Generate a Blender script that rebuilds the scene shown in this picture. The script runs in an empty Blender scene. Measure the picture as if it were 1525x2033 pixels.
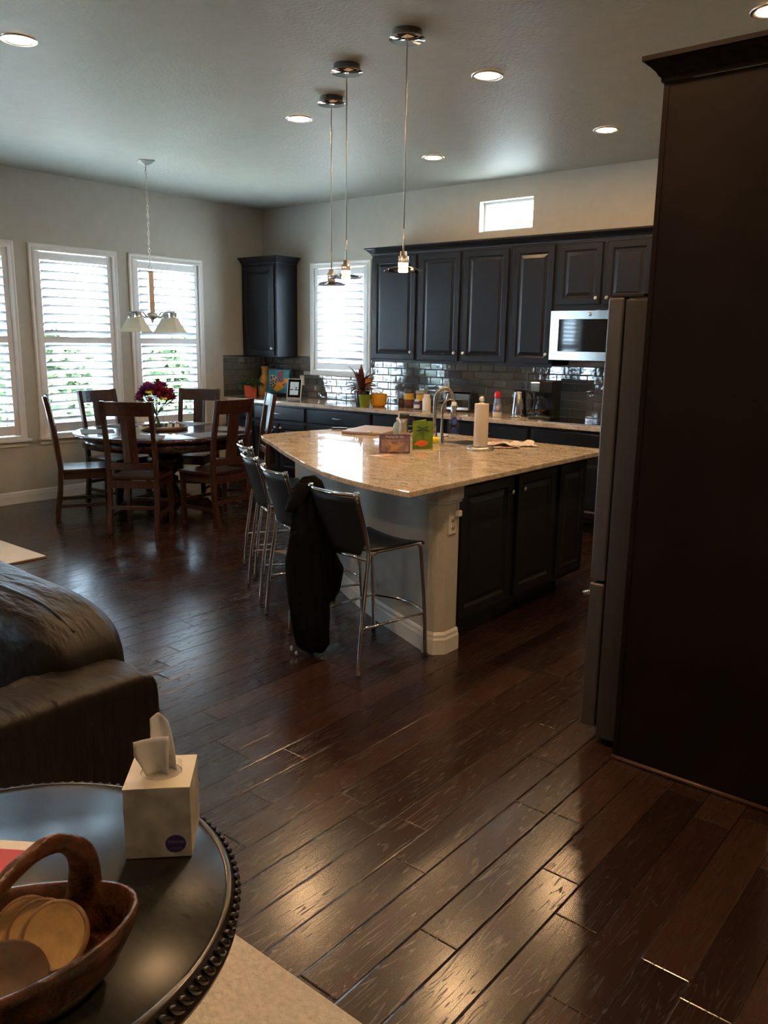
import bpy, bmesh, math, random
from mathutils import Vector, Matrix, noise
PI=math.pi
sc=bpy.context.scene
COL=sc.collection
R=random.Random(7)

WORLD=23.0; EXPO=0.8; SUN=66; LAMP=215
# ---------------------------------------------------------------- materials
MATS={}
def mat(name,color=(.5,.5,.5),rough=.5,metal=0,spec=.5,bump=0,bscale=50,stretch=(1,1,1),var=0,vscale=10,coat=0,coat_rough=.1,trans=0,ior=1.45,emit=None,estr=0,detail=3,rvar=0,sss=0,sheen=0,bdist=.01):
    m=bpy.data.materials.new(name); m.use_nodes=True
    nt=m.node_tree; b=nt.nodes['Principled BSDF']
    b.inputs['Base Color'].default_value=(*color,1); b.inputs['Roughness'].default_value=rough
    b.inputs['Metallic'].default_value=metal; b.inputs['Specular IOR Level'].default_value=spec
    b.inputs['Coat Weight'].default_value=coat; b.inputs['Coat Roughness'].default_value=coat_rough
    b.inputs['Transmission Weight'].default_value=trans; b.inputs['IOR'].default_value=ior
    b.inputs['Sheen Weight'].default_value=sheen
    if sss: b.inputs['Subsurface Weight'].default_value=sss; b.inputs['Subsurface Radius'].default_value=(.01,.01,.01)
    if emit: b.inputs['Emission Color'].default_value=(*emit,1); b.inputs['Emission Strength'].default_value=estr
    tc=nt.nodes.new('ShaderNodeTexCoord'); mp=nt.nodes.new('ShaderNodeMapping'); mp.inputs['Scale'].default_value=stretch
    nt.links.new(tc.outputs['Object'],mp.inputs['Vector'])
    n=nt.nodes.new('ShaderNodeTexNoise'); n.inputs['Scale'].default_value=vscale; n.inputs['Detail'].default_value=detail
    nt.links.new(mp.outputs[0],n.inputs['Vector'])
    v=max(var,.03)
    cr=nt.nodes.new('ShaderNodeValToRGB')
    cr.color_ramp.elements[0].position=.3; cr.color_ramp.elements[1].position=.7
    cr.color_ramp.elements[0].color=(*[c*(1-v) for c in color],1); cr.color_ramp.elements[1].color=(*[min(1,c*(1+v)) for c in color],1)
    nt.links.new(n.outputs['Fac'],cr.inputs[0]); nt.links.new(cr.outputs[0],b.inputs['Base Color'])
    if rvar:
        mr=nt.nodes.new('ShaderNodeMapRange'); mr.inputs['To Min'].default_value=rough-rvar; mr.inputs['To Max'].default_value=rough+rvar
        nt.links.new(n.outputs['Fac'],mr.inputs['Value']); nt.links.new(mr.outputs[0],b.inputs['Roughness'])
    if bump:
        n2=nt.nodes.new('ShaderNodeTexNoise'); n2.inputs['Scale'].default_value=bscale; n2.inputs['Detail'].default_value=detail
        nt.links.new(mp.outputs[0],n2.inputs['Vector'])
        bp=nt.nodes.new('ShaderNodeBump'); bp.inputs['Strength'].default_value=bump; bp.inputs['Distance'].default_value=bdist
        nt.links.new(n2.outputs['Fac'],bp.inputs['Height']); nt.links.new(bp.outputs[0],b.inputs['Normal'])
    MATS[name]=m; return m

class NT:
    def __init__(s,m): s.nt=m.node_tree; s.N=s.nt.nodes; s.L=s.nt.links
    def n(s,t,**k):
        x=s.N.new(t)
        for a,v in k.items(): setattr(x,a,v)
        return x
    def math(s,op,a,b=None,c=None):
        x=s.n('ShaderNodeMath',operation=op)
        for i,v in enumerate((a,b,c)):
            if v is None: continue
            if isinstance(v,(int,float)): x.inputs[i].default_value=v
            else: s.L.new(v,x.inputs[i])
        return x.outputs[0]
    def ramp(s,f,stops):
        r=s.n('ShaderNodeValToRGB'); e=r.color_ramp.elements
        while len(e)<len(stops): e.new(.5)
        for i,(p,c) in enumerate(stops):
            e[i].position=p; e[i].color=(*c,1) if len(c)==3 else c
        s.L.new(f,r.inputs[0]); return r.outputs[0]
    def noise(s,v,scale,detail=3,rough=.5,dist=0):
        x=s.n('ShaderNodeTexNoise'); x.inputs['Scale'].default_value=scale; x.inputs['Detail'].default_value=detail
        x.inputs['Roughness'].default_value=rough; x.inputs['Distortion'].default_value=dist
        s.L.new(v,x.inputs['Vector']); return x
    def mapping(s,v,scale=(1,1,1),loc=(0,0,0)):
        x=s.n('ShaderNodeMapping'); x.inputs['Scale'].default_value=scale; x.inputs['Location'].default_value=loc
        s.L.new(v,x.inputs['Vector']); return x.outputs[0]

def floor_material():
    m=bpy.data.materials.new('hardwood'); m.use_nodes=True; t=NT(m); b=t.N['Principled BSDF']
    tc=t.n('ShaderNodeTexCoord'); sp=t.n('ShaderNodeSeparateXYZ'); t.L.new(tc.outputs['Object'],sp.inputs[0])
    W=.127
    xr=t.math('DIVIDE',t.math('ADD',sp.outputs[0],.018),W); row=t.math('FLOOR',xr); xf=t.math('FRACT',xr)
    wn=t.n('ShaderNodeTexWhiteNoise',noise_dimensions='1D'); t.L.new(row,wn.inputs['W'])
    ln=t.math('MULTIPLY_ADD',wn.outputs['Value'],.5,.65)
    wn2=t.n('ShaderNodeTexWhiteNoise',noise_dimensions='1D'); t.L.new(t.math('ADD',row,37.3),wn2.inputs['W'])
    yr=t.math('ADD',t.math('DIVIDE',sp.outputs[1],ln),t.math('MULTIPLY',wn2.outputs['Value'],9.0))
    cell=t.math('FLOOR',yr); yf=t.math('FRACT',yr)
    cb=t.n('ShaderNodeCombineXYZ'); t.L.new(row,cb.inputs[0]); t.L.new(cell,cb.inputs[1])
    w3=t.n('ShaderNodeTexWhiteNoise',noise_dimensions='2D'); t.L.new(cb.outputs[0],w3.inputs['Vector'])
    # distance to edges in metres
    dx=t.math('MULTIPLY',t.math('MINIMUM',xf,t.math('SUBTRACT',1,xf)),W)
    dy=t.math('MULTIPLY',t.math('MINIMUM',yf,t.math('SUBTRACT',1,yf)),ln)
    d=t.math('MINIMUM',dx,dy)
    seam=t.n('ShaderNodeMapRange'); t.L.new(d,seam.inputs['Value']); seam.inputs['From Max'].default_value=.004
    seamc=t.n('ShaderNodeMapRange'); t.L.new(d,seamc.inputs['Value']); seamc.inputs['From Min'].default_value=.0010; seamc.inputs['From Max'].default_value=.0022
    # grain with a different offset on every board
    off=t.n('ShaderNodeVectorMath',operation='MULTIPLY_ADD'); t.L.new(w3.outputs['Color'],off.inputs[0]); off.inputs[1].default_value=(7,5,3)
    t.L.new(tc.outputs['Object'],off.inputs[2])
    v1=t.mapping(off.outputs[0],(11,1.0,1)); big=t.noise(v1,1.6,2,.5,.6)
    rings=t.math('SINE',t.math('MULTIPLY',big.outputs['Fac'],75))
    v2=t.mapping(off.outputs[0],(150,7,1)); fine=t.noise(v2,1,5,.7)
    g=t.n('ShaderNodeMapRange'); t.L.new(rings,g.inputs['Value']); g.inputs['From Min'].default_value=.55; g.inputs['From Max'].default_value=1
    gate=t.n('ShaderNodeMapRange'); t.L.new(fine.outputs['Fac'],gate.inputs['Value']); gate.inputs['From Min'].default_value=.42; gate.inputs['From Max'].default_value=.58
    pore=t.math('MULTIPLY',g.outputs[0],gate.outputs[0])
    c1=t.ramp(w3.outputs['Value'],[(0,(.016,.0070,.0052)),(.5,(.026,.0115,.0078)),(1,(.040,.019,.0125))])
    mx=t.n('ShaderNodeMix',data_type='RGBA',blend_type='MULTIPLY'); mx.inputs[0].default_value=1
    t.L.new(c1,mx.inputs[6]); t.L.new(t.ramp(fine.outputs['Fac'],[(.3,(.75,.75,.75)),(.7,(1.15,1.15,1.15))]),mx.inputs[7])
    mx2=t.n('ShaderNodeMix',data_type='RGBA'); t.L.new(t.math('MULTIPLY',pore,.75),mx2.inputs[0]); t.L.new(mx.outputs[2],mx2.inputs[6]); mx2.inputs[7].default_value=(.008,.004,.003,1)
    mx3=t.n('ShaderNodeMix',data_type='RGBA'); t.L.new(seamc.outputs[0],mx3.inputs[0]); mx3.inputs[6].default_value=(.004,.002,.0015,1); t.L.new(mx2.outputs[2],mx3.inputs[7])
    t.L.new(mx3.outputs[2],b.inputs['Base Color'])
    wv=t.noise(t.mapping(off.outputs[0],(22,2.2,1)),1,2)
    h=t.math('MULTIPLY_ADD',seam.outputs[0],2.2,t.math('MULTIPLY',pore,-.03))
    h=t.math('ADD',h,t.math('MULTIPLY',wv.outputs['Fac'],.07))
    h=t.math('ADD',h,t.math('MULTIPLY',fine.outputs['Fac'],.03))
    h=t.math('ADD',h,t.math('MULTIPLY',t.noise(tc.outputs['Object'],3.5,1).outputs['Fac'],.8))
    bp=t.n('ShaderNodeBump'); bp.inputs['Strength'].default_value=1; bp.inputs['Distance'].default_value=.0007
    t.L.new(h,bp.inputs['Height']); t.L.new(bp.outputs[0],b.inputs['Normal'])
    rr=t.n('ShaderNodeMapRange'); t.L.new(fine.outputs['Fac'],rr.inputs['Value']); rr.inputs['To Min'].default_value=.17; rr.inputs['To Max'].default_value=.25
    t.L.new(t.math('ADD',rr.outputs[0],t.math('MULTIPLY',pore,.16)),b.inputs['Roughness'])
    b.inputs['Specular IOR Level'].default_value=.8
    return m

def granite_material():
    m=bpy.data.materials.new('granite'); m.use_nodes=True; t=NT(m); b=t.N['Principled BSDF']
    tc=t.n('ShaderNodeTexCoord'); v=tc.outputs['Object']
    a=t.noise(t.mapping(v,(1,1.6,1)),9,4,.6,.4); f=t.noise(v,110,3,.7); fl=t.noise(t.mapping(v,(10,26,12)),2.2,6,.72,.9)
    base=t.ramp(a.outputs['Fac'],[(.3,(.40,.33,.25)),(.5,(.54,.46,.36)),(.72,(.66,.59,.49))])
    sp=t.ramp(f.outputs['Fac'],[(.36,(.55,.5,.45)),(.5,(1,1,1)),(.68,(1.25,1.2,1.15))])
    mx=t.n('ShaderNodeMix',data_type='RGBA',blend_type='MULTIPLY'); mx.inputs[0].default_value=.8; t.L.new(base,mx.inputs[6]); t.L.new(sp,mx.inputs[7])
    k=t.n('ShaderNodeMapRange'); t.L.new(fl.outputs['Fac'],k.inputs['Value']); k.inputs['From Min'].default_value=.60; k.inputs['From Max'].default_value=.66
    mx2=t.n('ShaderNodeMix',data_type='RGBA'); t.L.new(t.math('MULTIPLY',k.outputs[0],.85),mx2.inputs[0]); t.L.new(mx.outputs[2],mx2.inputs[6]); mx2.inputs[7].default_value=(.035,.032,.032,1)
    t.L.new(mx2.outputs[2],b.inputs['Base Color']); b.inputs['Roughness'].default_value=.03; b.inputs['Specular IOR Level'].default_value=.36
    return m

def pane_material():
    m=bpy.data.materials.new('window_glass'); m.use_nodes=True; t=NT(m)
    t.N.remove(t.N['Principled BSDF']); o=t.N['Material Output']
    tr=t.n('ShaderNodeBsdfTransparent'); tr.inputs[0].default_value=(.96,.98,.97,1)
    g=t.n('ShaderNodeBsdfGlossy'); g.inputs['Roughness'].default_value=.0
    fr=t.n('ShaderNodeFresnel'); ge=t.n('ShaderNodeNewGeometry'); t.L.new(t.math('MULTIPLY_ADD',ge.outputs['Backfacing'],1/1.45-1.45,1.45),fr.inputs['IOR'])
    mx=t.n('ShaderNodeMixShader'); t.L.new(fr.outputs[0],mx.inputs[0]); t.L.new(tr.outputs[0],mx.inputs[1]); t.L.new(g.outputs[0],mx.inputs[2])
    t.L.new(mx.outputs[0],o.inputs['Surface']); return m

def clear_material(name,col,rough=0,fac=None):
    m=bpy.data.materials.new(name); m.use_nodes=True; t=NT(m)
    t.N.remove(t.N['Principled BSDF']); o=t.N['Material Output']
    tr=t.n('ShaderNodeBsdfTransparent'); tr.inputs[0].default_value=(*col,1)
    g=t.n('ShaderNodeBsdfGlossy'); g.inputs['Roughness'].default_value=rough
    fr=t.n('ShaderNodeFresnel'); ge=t.n('ShaderNodeNewGeometry'); t.L.new(t.math('MULTIPLY_ADD',ge.outputs['Backfacing'],1/1.5-1.5,1.5),fr.inputs['IOR'])
    mx=t.n('ShaderNodeMixShader'); t.L.new(fr.outputs[0],mx.inputs[0]); t.L.new(tr.outputs[0],mx.inputs[1]); t.L.new(g.outputs[0],mx.inputs[2])
    t.L.new(mx.outputs[0],o.inputs['Surface']); return m

M_floor=floor_material(); M_granite=granite_material(); M_pane=pane_material()
M_wall=mat('greige_paint',(.45,.44,.385),.75,bump=.25,bscale=90,bdist=.004)
M_ceil=mat('ceiling_texture',(.385,.385,.325),.55,bump=.7,bscale=45,detail=3,bdist=.006,spec=.3)
M_white=mat('white_trim',(.72,.72,.70),.38)
M_shut=mat('shutter_white',(.78,.79,.80),.35)
M_cab=mat('espresso_cabinet',(.010,.011,.015),.33,spec=.3,bump=.03,bscale=8,stretch=(30,30,1),var=.25)  # black-brown wood; bluish cast of skylight is put into the base colour
M_cabd=mat('espresso_dark',(.010,.009,.010),.45)
M_panelm=mat('enclosure_panel',(.009,.006,.0055),.5,var=.25,vscale=4,spec=.1)
M_nickel=mat('brushed_nickel',(.62,.60,.57),.28,1)
M_chrome=mat('chrome',(.75,.75,.76),.07,1)
M_steel=mat('stainless',(.42,.42,.43),.33,1,stretch=(1,1,60),bump=.05)
M_fsteel=mat('fridge_steel',(.10,.095,.095),.45,.6)
M_black=mat('black_plastic',(.012,.012,.013),.35)
M_blackgl=mat('black_glass',(.008,.008,.009),.04,spec=.8)
M_leather=mat('stool_leather',(.014,.015,.016),.38,bump=.12,bscale=220,bdist=.001)
M_sofa=mat('sofa_leather',(.012,.009,.008),.46,bump=.7,bscale=9,stretch=(1,3.5,1),var=.2,bdist=.02,spec=.28)
M_wood=mat('cherry_wood',(.040,.016,.012),.30,stretch=(14,14,1.2),var=.45,vscale=6,coat=.4,coat_rough=.18)
M_tblwood=mat('table_wood',(.040,.018,.014),.22,stretch=(1.2,14,14),var=.4,vscale=6,coat=.5,coat_rough=.12)
M_endtop=mat('worn_black_top',(.013,.014,.012),.27,bump=.05,bscale=60,stretch=(1,3,1),var=.2,vscale=30,spec=.27,bdist=.0003)
M_endrim=mat('carved_black_rim',(.016,.012,.010),.22,spec=.7)
M_tile=mat('glass_tile',(.085,.092,.092),.05,spec=1,bump=.12,bscale=22,coat=1,coat_rough=.02,detail=1); M_tile.node_tree.nodes['Principled BSDF'].inputs['Coat IOR'].default_value=2.1
M_grout=mat('grout',(.30,.30,.28),.8)
M_island=mat('island_wall_paint',(.50,.49,.45),.7,bump=.5,bscale=70,bdist=.004)
M_carpet=mat('cream_carpet',(.52,.495,.45),.95,bump=1,bscale=55,var=.12,vscale=60,bdist=.012,detail=5)
M_rug=mat('pale_rug',(.82,.82,.82),.95,bump=.8,bscale=90,bdist=.008)
M_rugside=mat('rug_edge',(.16,.11,.08),.9)
M_coat=mat('black_fleece',(.0055,.0055,.0068),.95,bump=.3,bscale=70,spec=.1)
M_glass=clear_material('clear_glass',(.97,.985,.98))
M_smoke=clear_material('smoked_glass',(.36,.33,.34))
M_frost=mat('frosted_glass',(.75,.78,.66),.5,trans=.35,emit=(1,.9,.7),estr=0)
M_lamp=mat('lamp_glow',(1,1,1),.5,emit=(1,.60,.29),estr=LAMP)
M_lamp2=mat('bright_lamp_glow',(1,1,1),.5,emit=(1,.60,.29),estr=LAMP*1.45)
M_bulb=mat('pendant_glow',(1,1,1),.5,emit=(1,.78,.50),estr=9)
M_soffglass=mat('unlit_glass',(.35,.34,.33),.15,spec=.6)
M_leaf=mat('leaf_green',(.035,.095,.022),.45,var=.5,vscale=30)
M_leafr=mat('leaf_burgundy',(.15,.05,.042),.4,var=.6,vscale=25)
M_tree=mat('tree_leaves',(.07,.12,.045),.7,var=.5,vscale=4)
M_bark=mat('bark',(.09,.06,.04),.9,bump=.6,bscale=20)
M_grass=mat('pale_gravel',(.40,.40,.385),.95,var=.3,vscale=3)
M_basket=mat('carved_root_wood',(.085,.026,.010),.36,bump=.8,bscale=34,var=.85,vscale=20,coat=.2,spec=.6,bdist=.012)
M_coaster=mat('tan_coaster',(.55,.35,.15),.5,var=.2,vscale=40,bump=.1,bscale=90)
M_cork=mat('coaster_side',(.07,.035,.018),.6,var=.4,vscale=30)
M_tissue=mat('tissue_paper',(.80,.79,.76),.9,sss=0)
M_boxside=mat('tissue_box_print',(.42,.41,.37),.45,var=.32,vscale=24,detail=2)
M_boxtop=mat('tissue_box_top',(.60,.56,.46),.4,var=.08,vscale=20)
def flat(n,c,r=.5,**k): return mat(n,c,r,**k)
M_violet=flat('violet_ink',(.05,.035,.16),.4); M_lav=flat('lavender_ink',(.30,.26,.45),.5)
M_coral=flat('coral_ceramic',(.62,.075,.035),.18,coat=.5); M_mustard=flat('mustard_ceramic',(.40,.20,.035),.25,coat=.4,var=.3)
M_yellow=flat('yellow_ceramic',(.70,.34,.01),.15,coat=.6); M_lime=flat('lime_ceramic',(.22,.30,.03),.25,coat=.4); M_plum=flat('dark_pot',(.022,.012,.018),.3)
M_soil=flat('soil',(.02,.013,.01),.95)
M_wh=flat('white_plastic',(.70,.68,.64),.35); M_paper=flat('paper_white',(.74,.72,.70),.8)
M_towel=flat('paper_towel',(.68,.60,.52),.9,bump=.3,bscale=120)
M_red=flat('red_cap',(.60,.015,.03),.3); M_blue=flat('blue_print',(.012,.03,.22),.35)
M_orange=flat('flower_orange',(.75,.13,.03),.6); M_yel2=flat('bright_yellow',(.80,.62,.01),.4)
M_purple=flat('flower_magenta',(.30,.02,.17),.7,var=.4,vscale=40); M_violetf=flat('flower_purple',(.16,.025,.22),.7)
M_redf=flat('flower_wine',(.28,.02,.05),.7)

# ---------------------------------------------------------------- mesh helpers
def BM(): return bmesh.new()
def box(bm,x0,x1,y0,y1,z0,z1,mi=0,M=None):
    vs=[bm.verts.new((x,y,z)) for x in (x0,x1) for y in (y0,y1) for z in (z0,z1)]
    if M is not None:
        for v in vs: v.co=M@v.co
    for f in ((0,1,3,2),(4,6,7,5),(0,4,5,1),(2,3,7,6),(0,2,6,4),(1,5,7,3)):
        fc=bm.faces.new([vs[i] for i in f]); fc.material_index=mi
    return vs
def prism(bm,pts,z0,z1,mi=0,M=None):
    n=len(pts); lo=[bm.verts.new((p[0],p[1],z0)) for p in pts]; hi=[bm.verts.new((p[0],p[1],z1)) for p in pts]
    fs=[bm.faces.new(lo[::-1]),bm.faces.new(hi)]
    for i in range(n): fs.append(bm.faces.new((lo[i],lo[(i+1)%n],hi[(i+1)%n],hi[i])))
    for f in fs: f.material_index=mi
    if M is not None:
        for v in lo+hi: v.co=M@v.co
    return lo+hi
def lathe(bm,prof,n=24,c=(0,0,0),mi=0,M=None,close=True,sx=1,sy=1):
    rings=[]
    for r,z in prof:
        if r<1e-6: rings.append([bm.verts.new((c[0],c[1],c[2]+z))])
        else: rings.append([bm.verts.new((c[0]+sx*r*math.cos(2*PI*i/n),c[1]+sy*r*math.sin(2*PI*i/n),c[2]+z)) for i in range(n)])
    for a,b in zip(rings,rings[1:]):
        for i in range(n):
            j=(i+1)%n
            if len(a)==1 and len(b)==1: continue
            if len(a)==1: f=bm.faces.new((a[0],b[j],b[i]))
            elif len(b)==1: f=bm.faces.new((a[i],a[j],b[0]))
            else: f=bm.faces.new((a[i],a[j],b[j],b[i]))
            f.material_index=mi; f.smooth=True
    if M is not None:
        for rg in rings:
            for v in rg: v.co=M@v.co
def tube(bm,pts,r,n=8,mi=0,closed=False,cap=True,flat_=1.0):
    pts=[Vector(p) for p in pts]; rs=r if isinstance(r,(list,tuple)) else [r]*len(pts)
    rings=[]; N=len(pts); up=None
    for i,p in enumerate(pts):
        if closed: t=(pts[(i+1)%N]-pts[i-1])
        else: t=pts[min(i+1,N-1)]-pts[max(i-1,0)]
        t.normalize()
        if up is None:
            up=Vector((0,0,1)) if abs(t.z)<.9 else Vector((1,0,0))
        a=t.cross(up)
        if a.length<1e-5: a=t.cross(Vector((0,1,0)))
        a.normalize(); b=a.cross(t).normalized(); up=b
        rings.append([bm.verts.new(p+a*rs[i]*math.cos(2*PI*k/n)+b*rs[i]*flat_*math.sin(2*PI*k/n)) for k in range(n)])
    m=N if closed else N-1
    for i in range(m):
        A=rings[i];B=rings[(i+1)%N]
        for k in range(n):
            f=bm.faces.new((A[k],A[(k+1)%n],B[(k+1)%n],B[k])); f.smooth=True; f.material_index=mi
    if cap and not closed:
        f=bm.faces.new(rings[0][::-1]); f.material_index=mi
        f=bm.faces.new(rings[-1]); f.material_index=mi
def cyl(bm,p,q,r,n=16,mi=0): tube(bm,[p,q],r,n,mi)
def ball(bm,c,r,s=(1,1,1),n=16,mi=0):
    k=max(6,n//2); lathe(bm,[(r*math.sin(PI*i/k),-r*math.cos(PI*i/k)) for i in range(k+1)],n,(0,0,0),mi,Matrix.Translation(c)@Matrix.Diagonal((*s,1)))
def quad(bm,ps,mi=0):
    f=bm.faces.new([bm.verts.new(p) for p in ps]); f.material_index=mi; return f
def smoothpath(pts,k=6):
    P=[Vector(p) for p in pts]; out=[]
    for i in range(len(P)-1):
        p0=P[max(i-1,0)];p1=P[i];p2=P[i+1];p3=P[min(i+2,len(P)-1)]
        for j in range(k):
            t=j/k; out.append(.5*((2*p1)+(-p0+p2)*t+(2*p0-5*p1+4*p2-p3)*t*t+(-p0+3*p1-3*p2+p3)*t**3))
    out.append(P[-1]); return out
def rings_door(bm,w,h,prof,x0=0,z0=0,y=0):
    """raised panel face looking to -Y. prof: (inset, outward)"""
    last=None
    for ins,d in prof:
        r=[bm.verts.new((x0+ins,y-d,z0+ins)),bm.verts.new((x0+w-ins,y-d,z0+ins)),bm.verts.new((x0+w-ins,y-d,z0+h-ins)),bm.verts.new((x0+ins,y-d,z0+h-ins))]
        if last:
            for i in range(4): bm.faces.new((last[i],last[(i+1)%4],r[(i+1)%4],r[i]))
        else: bm.faces.new(r[::-1])
        last=r
    bm.faces.new(last)
DOOR=[(0,0),(0,.015),(.004,.019),(.052,.019),(.058,.014),(.064,.0095),(.070,.0085),(.098,.0165),(.101,.0165)]
DRAWER=[(0,0),(0,.012),(.006,.016),(.012,.018)]

def obj(name,bm,m,parent=None,smooth=None,bevel=0,seg=2,subs=0,loc=None,solid=0):
    bmesh.ops.recalc_face_normals(bm,faces=bm.faces[:])
    me=bpy.data.meshes.new(name); bm.to_mesh(me); bm.free()
    ms=m if isinstance(m,(list,tuple)) else [m]
    for x in ms: me.materials.append(x)
    o=bpy.data.objects.new(name,me); COL.objects.link(o)
    if smooth is True:
        for p in me.polygons: p.use_smooth=True
    if parent: o.parent=parent
    if loc: o.location=loc
    if solid:
        md=o.modifiers.new('thick','SOLIDIFY'); md.thickness=solid; md.offset=0
    if bevel:
        md=o.modifiers.new('bevel','BEVEL'); md.width=bevel; md.segments=seg; md.limit_method='ANGLE'; md.angle_limit=math.radians(40)
    if subs:
        md=o.modifiers.new('sub','SUBSURF'); md.levels=subs; md.render_levels=subs
    return o
def tag(o,label=None,cat=None,group=None,kind=None):
    if label: o['label']=label
    if cat: o['category']=cat
    if group: o['group']=group
    if kind: o['kind']=kind
    return o
def thing(name,label,cat,loc=(0,0,0),rz=0,group=None,kind=None):
    o=bpy.data.objects.new(name,None); COL.objects.link(o); o.empty_display_size=.1
    o.location=loc; o.rotation_euler=(0,0,rz); return tag(o,label,cat,group,kind)
def struct(name,bm,m,parent=None,**k):
    o=obj(name,bm,m,parent,**k)
    if not parent: o['kind']='structure'
    return o
def dup(root,loc,rz,label,group=None):
    r=root.copy(); COL.objects.link(r); r.location=loc; r.rotation_euler=(0,0,rz); r['label']=label
    if group: r['group']=group
    for ch in list(root.children):
        c=ch.copy(); COL.objects.link(c); c.parent=r
        for g in list(ch.children):
            d=g.copy(); COL.objects.link(d); d.parent=c
    return r
def text_mesh(s,size,m,name='lettering',shear=0):
    cu=bpy.data.curves.new('t','FONT'); cu.body=s; cu.size=size; cu.align_x='CENTER'; cu.align_y='CENTER'; cu.shear=shear; cu.extrude=size*.01
    o=bpy.data.objects.new('t',cu); COL.objects.link(o)
    bpy.context.view_layer.update()
    me=bpy.data.meshes.new_from_object(o.evaluated_get(bpy.context.evaluated_depsgraph_get()))
    bpy.data.objects.remove(o); bpy.data.curves.remove(cu)
    me.materials.clear(); me.materials.append(m)
    r=bpy.data.objects.new(name,me); COL.objects.link(r); return r

H=3.072
# ---------------------------------------------------------------- room shell
bm=BM(); quad(bm,[(-.15,-10.6,0),(10.6,-10.6,0),(10.6,.15,0),(-.15,.15,0)]); struct('floor',bm,M_floor)
bm=BM(); box(bm,-.15,10.6,-10.6,.15,H,H+.12); struct('ceiling',bm,M_ceil)

def wall_grid(name,axis,at,thick,u0,u1,holes,m=M_wall,z1=H):
    """wall with rectangular holes; axis 'x': plane x=at spanning y; 'y': plane y=at spanning x"""
    us=sorted({u0,u1,*[h[0] for h in holes],*[h[1] for h in holes]}); zs=sorted({0,z1,*[h[2] for h in holes],*[h[3] for h in holes]})
    bm=BM()
    for a,b in zip(us,us[1:]):
        run=None
        for c,d in zip(zs,zs[1:]):
            if any(h[0]<=a+1e-6 and b<=h[1]+1e-6 and h[2]<=c+1e-6 and d<=h[3]+1e-6 for h in holes): continue
            if axis=='x': box(bm,min(at,at+thick),max(at,at+thick),a,b,c,d)
            else: box(bm,a,b,min(at,at+thick),max(at,at+thick),c,d)
    bmesh.ops.remove_doubles(bm,verts=bm.verts[:],dist=1e-5)
    return struct(name,bm,m)
WT,WB=2.372,.645
LW=[(-3.93,-3.12),(-2.862,-2.048),(-1.792,-.968)]   # y spans of the dining windows
LV=[(-8.1,-7.3),(-9.35,-8.55)]   # two more shuttered windows further down the left wall
holes=[(a,b,WB,WT) for a,b in LW+LV]
wall_grid('wall_left','x',0,-.15,-10.6,.15,holes)
BWX=(.872,1.668); BWZ=(1.245,2.374)
wall_grid('wall_back','y',0,.15,0,10.6,[(BWX[0],BWX[1],*BWZ),(3.075,3.655,2.615,2.89)])
wall_grid('wall_front','y',-10.6,.15,0,10.6,[])
wall_grid('wall_far_right','x',10.6,-.15,-10.45,0,[])
bm=BM(); box(bm,7.075,7.19,-4.05,0,0,H); box(bm,7.075,10.45,-4.165,-4.05,0,H); struct('wall_right',bm,M_wall,bevel=.012)

def baseboard(name,pts):
    """pts: run along the wall foot; normal to the right-hand side list of (x,y),(nx,ny)"""
    bm=BM(); prof=[(0,0),(.016,0),(.016,.075),(.012,.088),(.012,.100),(.006,.112),(0,.115)]
    (a,b),(nx,ny)=pts
    A=Vector((*a,0));B=Vector((*b,0));n=Vector((nx,ny,0))
    r=[[bm.verts.new(P+n*(d+.001)+Vector((0,0,z+.0005))) for d,z in prof] for P in (A,B)]
    k=len(prof)
    for i in range(k): bm.faces.new((r[0][i],r[0][(i+1)%k],r[1][(i+1)%k],r[1][i]))
    bm.faces.new(r[0]); bm.faces.new(r[1][::-1])
    return struct(name,bm,M_white)
baseboard('baseboard_left',(((0,-6.85),(0,-.66)),(1,0)))
baseboard('baseboard_right',(((7.06,-4.166),(10.44,-4.166)),(0,-1)))

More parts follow.
